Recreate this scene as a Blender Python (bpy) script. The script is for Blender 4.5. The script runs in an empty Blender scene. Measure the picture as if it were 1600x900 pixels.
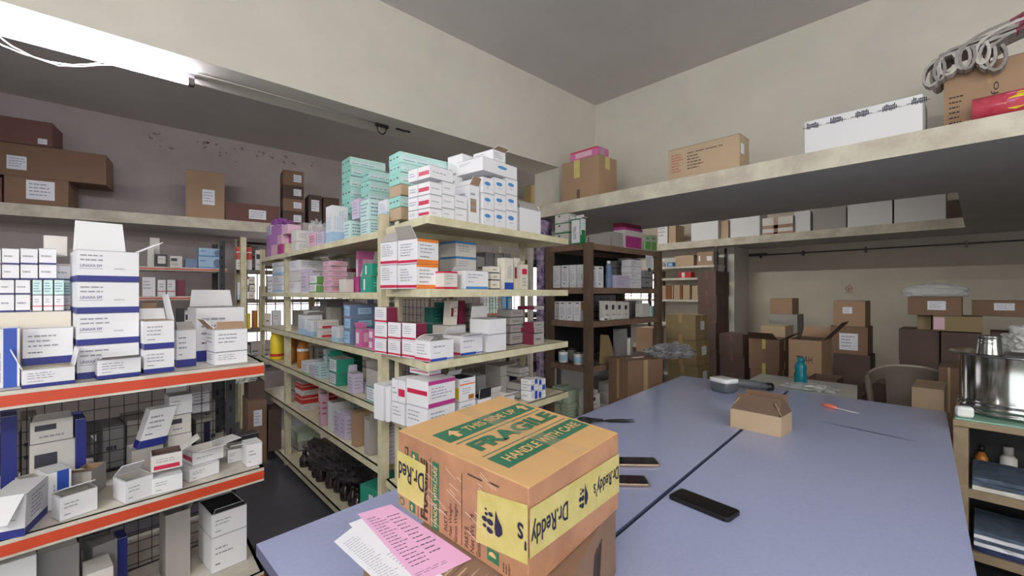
import bpy, bmesh, math, random
from mathutils import Vector, Matrix, noise

# ---------------------------------------------------------------- camera, world, lights, exposure
SC = bpy.context.scene
COL = SC.collection
EYE = 1.40
FPX = 680.0
HOR = 457.0
TH = math.radians(47.0)
FWD = (math.cos(TH), math.sin(TH))
RGT = (math.sin(TH), -math.cos(TH))
cam_d = bpy.data.cameras.new('camera')
cam_d.sensor_fit = 'HORIZONTAL'
cam_d.sensor_width = 36.0
cam_d.lens = 36.0 * FPX / 1600.0
cam_d.shift_y = (HOR - 450.0) / 1600.0
cam_d.clip_start = 0.02
cam = bpy.data.objects.new('camera', cam_d)
COL.objects.link(cam)
cam.location = (0, 0, EYE)
cam.rotation_euler = (math.radians(90), 0, TH - math.radians(90))
SC.camera = cam

SC.view_settings.view_transform = 'Standard'
SC.view_settings.look = 'None'
SC.view_settings.gamma = 1.0
SC.view_settings.use_curve_mapping = False
SC.view_settings.exposure = 0.62

world = bpy.data.worlds.new('world')
SC.world = world
world.use_nodes = True
world.node_tree.nodes['Background'].inputs[0].default_value = (0.75, 0.82, 1.0, 1)
world.node_tree.nodes['Background'].inputs[1].default_value = 0.35

TUBE_E = 80.0        # emission of the fluorescent tubes
TUBE_F = 230.0       # emission of the tubes out of sight
DAY_E = 1.5          # brightness of the daylit window panes


def area(name, loc, rot, sx, sy, power, col):
    l = bpy.data.lights.new(name, 'AREA')
    l.shape = 'RECTANGLE'
    l.size = sx
    l.size_y = sy
    l.energy = power
    l.color = col
    o = bpy.data.objects.new(name, l)
    o.location = loc
    o.rotation_euler = rot
    COL.objects.link(o)
    return o


# added soft fill lights behind the camera; the walls there have no opening
area('fill_light_side', (-2.3, 0.2, 2.0), (0, math.radians(-90), 0), 1.8, 2.6, 26, (0.93, 0.97, 1.0))
area('fill_light_rear', (0.6, -2.35, 1.7), (math.radians(90), 0, 0), 2.4, 2.2, 26, (0.98, 0.98, 1.0))

# ---------------------------------------------------------------- materials
MATS = {}


def mat(name, col, rough=0.6, metal=0.0, var=0.0, scale=6.0, bump=0.0, bscale=40.0, spec=0.5,
        emit=0.0, trans=0.0, col2=None, coat=0.0, stretch=None):
    if name in MATS:
        return MATS[name]
    m = bpy.data.materials.new(name)
    m.use_nodes = True
    nt = m.node_tree
    b = nt.nodes['Principled BSDF']
    b.inputs['Roughness'].default_value = rough
    b.inputs['Metallic'].default_value = metal
    b.inputs['Specular IOR Level'].default_value = spec
    b.inputs['Base Color'].default_value = (*col, 1)
    if coat:
        b.inputs['Coat Weight'].default_value = coat
        b.inputs['Coat Roughness'].default_value = 0.15
    if trans:
        b.inputs['Transmission Weight'].default_value = trans
    if emit:
        b.inputs['Emission Color'].default_value = (*col, 1)
        b.inputs['Emission Strength'].default_value = emit
    if var or bump:
        tc = nt.nodes.new('ShaderNodeTexCoord')
        mp = nt.nodes.new('ShaderNodeMapping')
        nt.links.new(tc.outputs['Object'], mp.inputs[0])
        if stretch:
            mp.inputs['Scale'].default_value = stretch
    if var:
        n = nt.nodes.new('ShaderNodeTexNoise')
        n.inputs['Scale'].default_value = scale
        n.inputs['Detail'].default_value = 6
        n.inputs['Roughness'].default_value = 0.65
        nt.links.new(mp.outputs[0], n.inputs[0])
        r = nt.nodes.new('ShaderNodeValToRGB')
        c2 = col2 if col2 else tuple(max(0, c * (1 - var)) for c in col)
        r.color_ramp.elements[0].position = 0.36
        r.color_ramp.elements[0].color = (*c2, 1)
        r.color_ramp.elements[1].position = 0.62
        r.color_ramp.elements[1].color = (*col, 1)
        nt.links.new(n.outputs[0], r.inputs[0])
        nt.links.new(r.outputs[0], b.inputs['Base Color'])
    if bump:
        n2 = nt.nodes.new('ShaderNodeTexNoise')
        n2.inputs['Scale'].default_value = bscale
        n2.inputs['Detail'].default_value = 4
        nt.links.new(mp.outputs[0], n2.inputs[0])
        bp = nt.nodes.new('ShaderNodeBump')
        bp.inputs['Strength'].default_value = bump
        bp.inputs['Distance'].default_value = 0.01
        nt.links.new(n2.outputs[0], bp.inputs['Height'])
        nt.links.new(bp.outputs[0], b.inputs['Normal'])
    MATS[name] = m
    return m


def film(name, col, clear=0.6, bump=0.9, bscale=35):
    """crinkled clear plastic film: part see-through, part glossy"""
    m = bpy.data.materials.new(name)
    m.use_nodes = True
    nt = m.node_tree
    b = nt.nodes['Principled BSDF']
    b.inputs['Base Color'].default_value = (*col, 1)
    b.inputs['Roughness'].default_value = 0.12
    t = nt.nodes.new('ShaderNodeBsdfTransparent')
    mx = nt.nodes.new('ShaderNodeMixShader')
    mx.inputs[0].default_value = 1 - clear
    out = nt.nodes['Material Output']
    nt.links.new(t.outputs[0], mx.inputs[1])
    nt.links.new(b.outputs[0], mx.inputs[2])
    nt.links.new(mx.outputs[0], out.inputs[0])
    tc = nt.nodes.new('ShaderNodeTexCoord')
    n2 = nt.nodes.new('ShaderNodeTexNoise')
    n2.inputs['Scale'].default_value = bscale
    n2.inputs['Detail'].default_value = 3
    nt.links.new(tc.outputs['Object'], n2.inputs[0])
    bp = nt.nodes.new('ShaderNodeBump')
    bp.inputs['Strength'].default_value = bump
    bp.inputs['Distance'].default_value = 0.02
    nt.links.new(n2.outputs[0], bp.inputs['Height'])
    nt.links.new(bp.outputs[0], b.inputs['Normal'])
    MATS[name] = m
    return m


def S(h):
    """sRGB hex -> linear"""
    v = [int(h[i:i + 2], 16) / 255 for i in (0, 2, 4)]
    return tuple(c / 12.92 if c <= 0.04045 else ((c + 0.055) / 1.055) ** 2.4 for c in v)


mat('wall_cream', S('d7d4ca'), 0.85, var=0.09, scale=1.3, bump=0.12, bscale=14)
mat('wall_pale', S('b9b0b0'), 0.9, var=0.14, scale=1.6, bump=0.15, bscale=14)
mat('wall_beige', S('cfc7b8'), 0.9, var=0.12, scale=1.5, bump=0.15, bscale=14)
mat('ceiling_grey', S('d2cfcd'), 0.9, var=0.08, scale=1.1)
mat('ceiling_dark', S('8b868a'), 0.9, var=0.2, scale=1.2)
mat('loft_edge', S('d8d3c2'), 0.85, var=0.16, scale=5, bump=0.2, bscale=30, col2=S('bdb4a6'))
mat('loft_under', S('c4c0bd'), 0.9, var=0.1, scale=2)
mat('floor_dark', S('505158'), 0.33, var=0.3, scale=2.0, spec=0.4)
mat('peel', S('8f8286'), 0.95)
mat('laminate', S('a6aed2'), 0.2, var=0.05, scale=90, spec=0.45)
mat('laminate_edge', S('5d6284'), 0.4)
mat('gap_black', S('0c0c0e'), 0.8)
mat('streak', S('474b66'), 0.6)
mat('white_laminate', S('bfc2bb'), 0.35, var=0.04, scale=40)
mat('cream_steel', S('dbd5b8'), 0.42, var=0.12, scale=9, col2=S('c4bb9a'))
mat('cream_edge', S('dfdabc'), 0.4, var=0.1, scale=12, col2=S('cdc5a4'))
mat('white_steel', S('dedad0'), 0.4, var=0.12, scale=7, col2=S('c3bcae'))
mat('orange_strip', S('cf4a2c'), 0.45, var=0.1, scale=14)
mat('dark_steel', S('3a3a40'), 0.45, metal=0.3)
mat('slot_black', S('060607'), 0.8)
mat('wire', S('2a2a2e'), 0.5, metal=0.4)
mat('wire_cream', S('b9b48f'), 0.5)
mat('brown_wood', S('75604f'), 0.6, var=0.45, scale=5, bump=0.3, bscale=30, stretch=(1, 1, 0.25))
mat('brown_edge', S('8a6f5c'), 0.55, var=0.3, scale=8)
mat('grey_wood', S('6f6660'), 0.65, var=0.3, scale=7, bump=0.2)
mat('pale_wood', S('9c8a70'), 0.6, var=0.3, scale=7, bump=0.2)
mat('white', S('e9e9ee'), 0.5)
mat('offwhite', S('dcd9d4'), 0.55, var=0.05, scale=10)
mat('cream_card', S('dfd8cc'), 0.6)
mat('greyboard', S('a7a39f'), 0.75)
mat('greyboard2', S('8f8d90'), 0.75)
mat('blackbox', S('26262b'), 0.5)
mat('navy', S('1f2a80'), 0.45)
mat('royal', S('2b4fb0'), 0.45)
mat('blue', S('4b8fd0'), 0.45)
mat('lightblue', S('a9cbe6'), 0.5)
mat('steelblue', S('6f86a8'), 0.5)
mat('crimson', S('c8274e'), 0.45)
mat('maroon', S('7a2342'), 0.5)
mat('magenta', S('b53a88'), 0.45)
mat('purple', S('b67cc4'), 0.4)
mat('darkpurple', S('5d4a7a'), 0.5, var=0.5, scale=25, col2=S('c9b6cf'))
mat('lilac', S('cfc6dd'), 0.45)
mat('pink', S('dfb9cb'), 0.5)
mat('hotpink', S('cf6fa6'), 0.45)
mat('orange', S('e8843a'), 0.45)
mat('aqua', S('9fdcd2'), 0.4)
mat('aqua_pale', S('cdebe8'), 0.4)
mat('teal', S('2f9f86'), 0.5)
mat('deepteal', S('1f5f55'), 0.5)
mat('green', S('6fae5a'), 0.5)
mat('darkgreen', S('1f7f4e'), 0.45)
mat('palegreen', S('bcd0b4'), 0.5)
mat('red', S('c3352f'), 0.45)
mat('yellow', S('e6cf2f'), 0.4)
mat('amber', S('b5722a'), 0.3)
mat('crease', S('9a98a2'), 0.7)
mat('print_grey', S('9a9ca8'), 0.6)
mat('print_dark', S('3b3b48'), 0.6)
mat('print_red', S('b0483f'), 0.6)
mat('kraft', S('a98b70'), 0.75, var=0.1, scale=3, bump=0.08, bscale=60)
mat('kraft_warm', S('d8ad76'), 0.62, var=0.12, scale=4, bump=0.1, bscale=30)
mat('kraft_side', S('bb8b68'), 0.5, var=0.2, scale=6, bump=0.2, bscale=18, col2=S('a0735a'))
mat('kraft_pale', S('bfa88c'), 0.75, var=0.08, scale=3, bump=0.08, bscale=60)
mat('kraft_brown', S('876a56'), 0.75, var=0.12, scale=3, bump=0.08, bscale=60)
mat('kraft_dark', S('5d4942'), 0.75, var=0.16, scale=3, bump=0.08, bscale=60)
mat('kraft_olive', S('94815c'), 0.7, var=0.12, scale=4, bump=0.08, bscale=60)
mat('kraft_red', S('74504a'), 0.75, var=0.12, scale=4, bump=0.08, bscale=60)
mat('kraft_inside', S('6a5547'), 0.85)
mat('tape_clear', S('b99a72'), 0.2, spec=0.8)
mat('tape_brown', S('8a5a36'), 0.25, spec=0.8)
mat('tape_yellow', S('cdc17c'), 0.3, var=0.14, scale=22, col2=S('c3b568'))
mat('foam', S('e6e7ea'), 0.7, bump=0.15, bscale=120)
mat('print_green', S('2f7457'), 0.6, var=0.12, scale=20)
mat('print_kraft', S('ddb27a'), 0.6)
mat('ink_navy', S('1b1a3e'), 0.5)
mat('ink_brown', S('3d2c24'), 0.6)
mat('paper', S('e8eaf4'), 0.6)
mat('pink_paper', S('e8b3dc'), 0.6)
mat('black_gloss', S('0a0a0c'), 0.12, coat=0.5)
mat('black_rubber', S('121214'), 0.5)
mat('black_soft', S('1b1b1e'), 0.4)
mat('gold_frame', S('9b8674'), 0.35, metal=0.6)
mat('steel', S('9fa2a0'), 0.13, metal=1.0)
mat('steel_dark', S('55504e'), 0.35, metal=0.8)
mat('plastic_chair', S('8b7c72'), 0.35)
mat('chair_edge', S('b3a89e'), 0.35)
mat('grey_plastic', S('5f6367'), 0.35)
mat('white_plastic', S('eceeef'), 0.3)
mat('knife_red', S('ee7a66'), 0.4)
mat('glass_teal', S('1ba3b8'), 0.1, trans=0.6)
mat('pvc_conduit', S('a79f97'), 0.5)
mat('grey_cloth', S('aeaaa5'), 0.9, var=0.25, scale=30)
mat('cloth_dark', S('8f8b87'), 0.9)
mat('blue_cloth', S('5a6a80'), 0.9, var=0.4, scale=14)
mat('green_glass', S('8fb8a8'), 0.2)
mat('daylight', (1.0, 0.93, 0.97), 0.8, emit=DAY_E)
mat('tube_lit', (0.93, 0.9, 1.0), 0.5, emit=TUBE_E)
mat('tube_lit_bright', (1.0, 0.97, 0.9), 0.5, emit=TUBE_F)
mat('tube_batten', S('c9c4d2'), 0.5)
film('clear_film', S('e8e6ee'), 0.72, 0.9, 40)
film('milky_film', S('d6d8d8'), 0.35, 0.9, 30)
film('dark_film', S('4a464c'), 0.3, 1.0, 40)
film('silver_film', S('9a999d'), 0.15, 1.0, 30)
film('pink_film', S('b06bc0'), 0.3, 1.0, 60)
film('tape_film', S('e6d2a8'), 0.8, 0.5, 25)
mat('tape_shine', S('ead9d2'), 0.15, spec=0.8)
mat('bottle_dark', S('2b2226'), 0.12, coat=0.3)
mat('cloth_light', S('c6c2bc'), 0.9, var=0.15, scale=30)
mat('navy_cloth', S('26325f'), 0.8, var=0.4, scale=14)
mat('maroon_cloth', S('6b4448'), 0.8, var=0.3, scale=14)
# red gift roll: blotches of yellow and green printed on it
m = mat('roll_red', S('cc3a55'), 0.25, var=0.6, scale=7, col2=S('d9596a'), coat=0.4)


# ---------------------------------------------------------------- mesh builder
class MB:
    def __init__(s):
        s.v, s.f, s.m, s.slots, s.sm = [], [], [], [], []

    def mi(s, mname):
        if mname not in s.slots:
            s.slots.append(mname)
        return s.slots.index(mname)

    def poly(s, pts, mname, smooth=False):
        i = len(s.v)
        s.v += [tuple(p) for p in pts]
        s.f.append(tuple(range(i, i + len(pts))))
        s.m.append(s.mi(mname))
        s.sm.append(smooth)

    def mesh(s, vs, fs, mname, smooth=False):
        i = len(s.v)
        s.v += [tuple(p) for p in vs]
        k = s.mi(mname)
        for f in fs:
            s.f.append(tuple(i + j for j in f))
            s.m.append(k)
            s.sm.append(smooth)

    def box(s, x0, x1, y0, y1, z0, z1, mname, bev=0.0):
        if bev <= 0:
            vs = [(x, y, z) for z in (z0, z1) for y in (y0, y1) for x in (x0, x1)]
            fs = [(0, 2, 3, 1), (4, 5, 7, 6), (0, 1, 5, 4), (2, 6, 7, 3), (0, 4, 6, 2), (1, 3, 7, 5)]
            s.mesh(vs, fs, mname)
            return
        bm = bmesh.new()
        bmesh.ops.create_cube(bm, size=1)
        for v in bm.verts:
            v.co = Vector(((x0 + x1) / 2 + v.co.x * (x1 - x0), (y0 + y1) / 2 + v.co.y * (y1 - y0),
                           (z0 + z1) / 2 + v.co.z * (z1 - z0)))
        bmesh.ops.bevel(bm, geom=list(bm.edges), offset=bev, segments=2, profile=0.5, affect='EDGES')
        s.bm(bm, mname)

    def bm(s, bm, mname, smooth=False):
        bm.verts.index_update()
        s.mesh([v.co[:] for v in bm.verts], [[v.index for v in f.verts] for f in bm.faces], mname, smooth)
        bm.free()

    def tube(s, pts, r, mname, n=8, closed=False):
        pts = [Vector(p) for p in pts]
        rs = r if isinstance(r, (list, tuple)) else [r] * len(pts)
        rings = []
        up = Vector((0, 0, 1))
        for i, p in enumerate(pts):
            a = pts[max(i - 1, 0)]
            b = pts[min(i + 1, len(pts) - 1)]
            t = (b - a).normalized()
            ref = up if abs(t.dot(up)) < 0.95 else Vector((1, 0, 0))
            x = t.cross(ref).normalized()
            y = x.cross(t).normalized()
            rings.append([p + (x * math.cos(2 * math.pi * k / n) + y * math.sin(2 * math.pi * k / n)) * rs[i] for k in range(n)])
        vs = [v for ring in rings for v in ring]
        fs = []
        for i in range(len(rings) - 1):
            for k in range(n):
                k2 = (k + 1) % n
                fs.append((i * n + k, i * n + k2, (i + 1) * n + k2, (i + 1) * n + k))
        fs.append(tuple(range(n))[::-1])
        fs.append(tuple((len(rings) - 1) * n + k for k in range(n)))
        s.mesh(vs, fs, mname, True)

    def lathe(s, prof, mname, n=24, c=(0, 0, 0)):
        vs = []
        for r, z in prof:
            for k in range(n):
                a = 2 * math.pi * k / n
                vs.append((c[0] + r * math.cos(a), c[1] + r * math.sin(a), c[2] + z))
        fs = []
        for i in range(len(prof) - 1):
            for k in range(n):
                k2 = (k + 1) % n
                fs.append((i * n + k, i * n + k2, (i + 1) * n + k2, (i + 1) * n + k))
        s.mesh(vs, fs, mname, True)

    def build(s, name, parent=None, loc=None, rotz=0.0):
        me = bpy.data.meshes.new(name)
        me.from_pydata(s.v, [], s.f)
        for k in s.slots:
            me.materials.append(MATS[k])
        me.polygons.foreach_set('material_index', s.m)
        me.polygons.foreach_set('use_smooth', s.sm)
        me.update()
        o = bpy.data.objects.new(name, me)
        COL.objects.link(o)
        if parent is not None:
            o.parent = parent
        if loc is not None:
            o.location = loc
        if rotz:
            o.rotation_euler = (0, 0, rotz)
        return o


def tag(o, label, cat, group=None):
    o['label'] = label
    o['category'] = cat
    if group:
        o['group'] = group
    return o


def thing(name, label, cat, loc=(0, 0, 0), rotz=0.0, group=None):
    o = bpy.data.objects.new(name, None)
    COL.objects.link(o)
    o.location = loc
    o.rotation_euler = (0, 0, rotz)
    return tag(o, label, cat, group)


def structure(mb, name):
    o = mb.build(name)
    o['kind'] = 'structure'
    return o


# ---------------------------------------------------------------- photo measurements -> places in the room
def ray(px):
    a = (px - 800.0) / FPX
    return (FWD[0] + a * RGT[0], FWD[1] + a * RGT[1])


def zat(py, d):
    return EYE + (HOR - py) / FPX * d


def at_z(px, py, z):
    d = (z - EYE) * FPX / (HOR - py)
    r = ray(px)
    return (r[0] * d, r[1] * d, z)


class Line:
    """a front line along a shelf, running left to right as the viewer sees it"""
    def __init__(s, p0, p1, maxoff=0.6, fmap=None):
        s.fmap = fmap
        s.p = Vector((p0[0], p0[1]))
        d = Vector((p1[0] - p0[0], p1[1] - p0[1]))
        s.len = d.length
        s.u = d.normalized()
        s.n = Vector((-s.u.y, s.u.x))
        s.ang = math.atan2(s.u.y, s.u.x)
        s.maxoff = maxoff

    def hit(s, px, off):
        q = s.p + s.n * off
        r = ray(px)
        # q + u*t = r*d
        det = s.u.x * (-r[1]) - (-r[0]) * s.u.y
        t = ((-q.x) * (-r[1]) - (-r[0]) * (-q.y)) / det
        d = (s.u.x * (-q.y) - s.u.y * (-q.x)) / det
        return t, d


SURF = []      # resting surfaces: (corner list, z)
SOLID = []     # placed boxes: (centre, halfw, halfd, ang, z0, z1)


def corners(c, hw, hd, ang):
    ux, uy = math.cos(ang), math.sin(ang)
    return [(c[0] + sx * hw * ux - sy * hd * uy, c[1] + sx * hw * uy + sy * hd * ux)
            for sx, sy in ((-1, -1), (1, -1), (1, 1), (-1, 1))]


def sat(A, B):
    for P in (A, B):
        for i in range(len(P)):
            ex, ey = P[(i + 1) % len(P)][0] - P[i][0], P[(i + 1) % len(P)][1] - P[i][1]
            nx, ny = -ey, ex
            a = [nx * p[0] + ny * p[1] for p in A]
            b = [nx * p[0] + ny * p[1] for p in B]
            l = math.hypot(nx, ny) * 0.0015
            if max(a) <= min(b) + l or max(b) <= min(a) + l:
                return False
    return True


def inside(p, P):
    s = None
    for i in range(len(P)):
        ex, ey = P[(i + 1) % len(P)][0] - P[i][0], P[(i + 1) % len(P)][1] - P[i][1]
        c = ex * (p[1] - P[i][1]) - ey * (p[0] - P[i][0])
        if abs(c) < 1e-9:
            continue
        if s is None:
            s = c > 0
        elif (c > 0) != s:
            return False
    return True


POSTS = []


def free(c, hw, hd, ang, z0, z1):
    A = corners(c, hw, hd, ang)
    for B, b0, b1 in POSTS:
        if z0 < b1 and z1 > b0 and sat(A, B):
            return False
    for B, b0, b1 in SOLID:
        if z1 <= b0 + 0.002 or z0 >= b1 - 0.002:
            continue
        if sat(A, B):
            return False
    return True


def support(c, hw, hd, ang, zg):
    best = None
    A = corners(c, hw, hd, ang)
    for P, z in SURF:
        if z <= zg + 0.075 and (best is None or z > best) and sat(A, P):
            best = z
    for B, b0, b1 in SOLID:
        if b1 <= zg + 0.07 and (best is None or b1 > best) and sat(A, B):
            best = b1
    return best


# ---------------------------------------------------------------- cartons and medicine boxes
FONT = {}


def glyphs(text, bold=0.0):
    key = (text, bold)
    if key not in FONT:
        cu = bpy.data.curves.new('lettering', 'FONT')
        cu.body = text
        cu.offset = bold
        cu.resolution_u = 3
        o = bpy.data.objects.new('lettering', cu)
        COL.objects.link(o)
        bpy.context.view_layer.update()
        me = o.to_mesh()
        vs = [tuple(v.co) for v in me.vertices]
        fs = [tuple(p.vertices) for p in me.polygons]
        o.to_mesh_clear()
        bpy.data.objects.remove(o)
        bpy.data.curves.remove(cu)
        if vs:
            x0, x1 = min(v[0] for v in vs), max(v[0] for v in vs)
            y0, y1 = min(v[1] for v in vs), max(v[1] for v in vs)
            vs = [((v[0] - x0) / (x1 - x0 + 1e-9), (v[1] - y0) / (y1 - y0 + 1e-9)) for v in vs]
        FONT[key] = (vs, fs)
    return FONT[key]


class Skin:
    """draws bands, print and lettering on the faces of a box given by 8 corners (bottom 4, top 4, from front left, ccw)"""
    def __init__(s, mb, c8):
        s.mb = mb
        b, t = c8[:4], c8[4:]
        s.q = {'F': (b[0], b[1], t[1], t[0]), 'R': (b[1], b[2], t[2], t[1]),
               'L': (b[3], b[0], t[0], t[3]), 'B': (b[2], b[3], t[3], t[2]), 'T': (t[0], t[1], t[2], t[3])}
        s.k = 0

    def pt(s, f, u, v, off):
        a, b, c, d = [Vector(p) for p in s.q[f]]
        p = a * (1 - u) * (1 - v) + b * u * (1 - v) + c * u * v + d * (1 - u) * v
        n = (b - a).cross(d - a).normalized()
        return p + n * off

    def rect(s, f, u0, v0, u1, v1, m, lay=1):
        if m not in MATS:
            raise KeyError(m)
        s.mb.poly([s.pt(f, u, v, 0.0005 * lay) for u, v in ((u0, v0), (u1, v0), (u1, v1), (u0, v1))], m)

    def shape(s, f, pts, m, lay=1):
        s.mb.poly([s.pt(f, u, v, 0.0005 * lay) for u, v in pts], m)

    def text(s, f, u0, v0, u1, v1, txt, m, lay=2, rot=0, bold=0.0):
        vs, fs = glyphs(txt, bold)
        out = []
        for a, b in vs:
            if rot == 90:
                a, b = 1 - b, a
            elif rot == 180:
                a, b = 1 - a, 1 - b
            elif rot == 270:
                a, b = b, 1 - a
            out.append(s.pt(f, u0 + (u1 - u0) * a, v0 + (v1 - v0) * b, 0.0005 * lay))
        s.mb.mesh(out, fs, m)

    def lines(s, f, u0, v0, u1, v1, n, m, rnd, th=0.3, lay=1, vert=False):
        for i in range(n):
            w = rnd.uniform(0.6, 1.0)
            a = (i + 0.5 - th / 2) / n
            b = (i + 0.5 + th / 2) / n
            e = 0.0
            while e < w - .03:          # a row of words
                g = min(w, e + rnd.uniform(.1, .28))
                if vert:
                    s.rect(f, u0 + (u1 - u0) * a, v0 + (v1 - v0) * e, u0 + (u1 - u0) * b, v0 + (v1 - v0) * g, m, lay)
                else:
                    s.rect(f, u0 + (u1 - u0) * e, v0 + (v1 - v0) * a, u0 + (u1 - u0) * g, v0 + (v1 - v0) * b, m, lay)
                e = g + rnd.uniform(.03, .06)


def st(base, *marks):
    return (base, marks)


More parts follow.
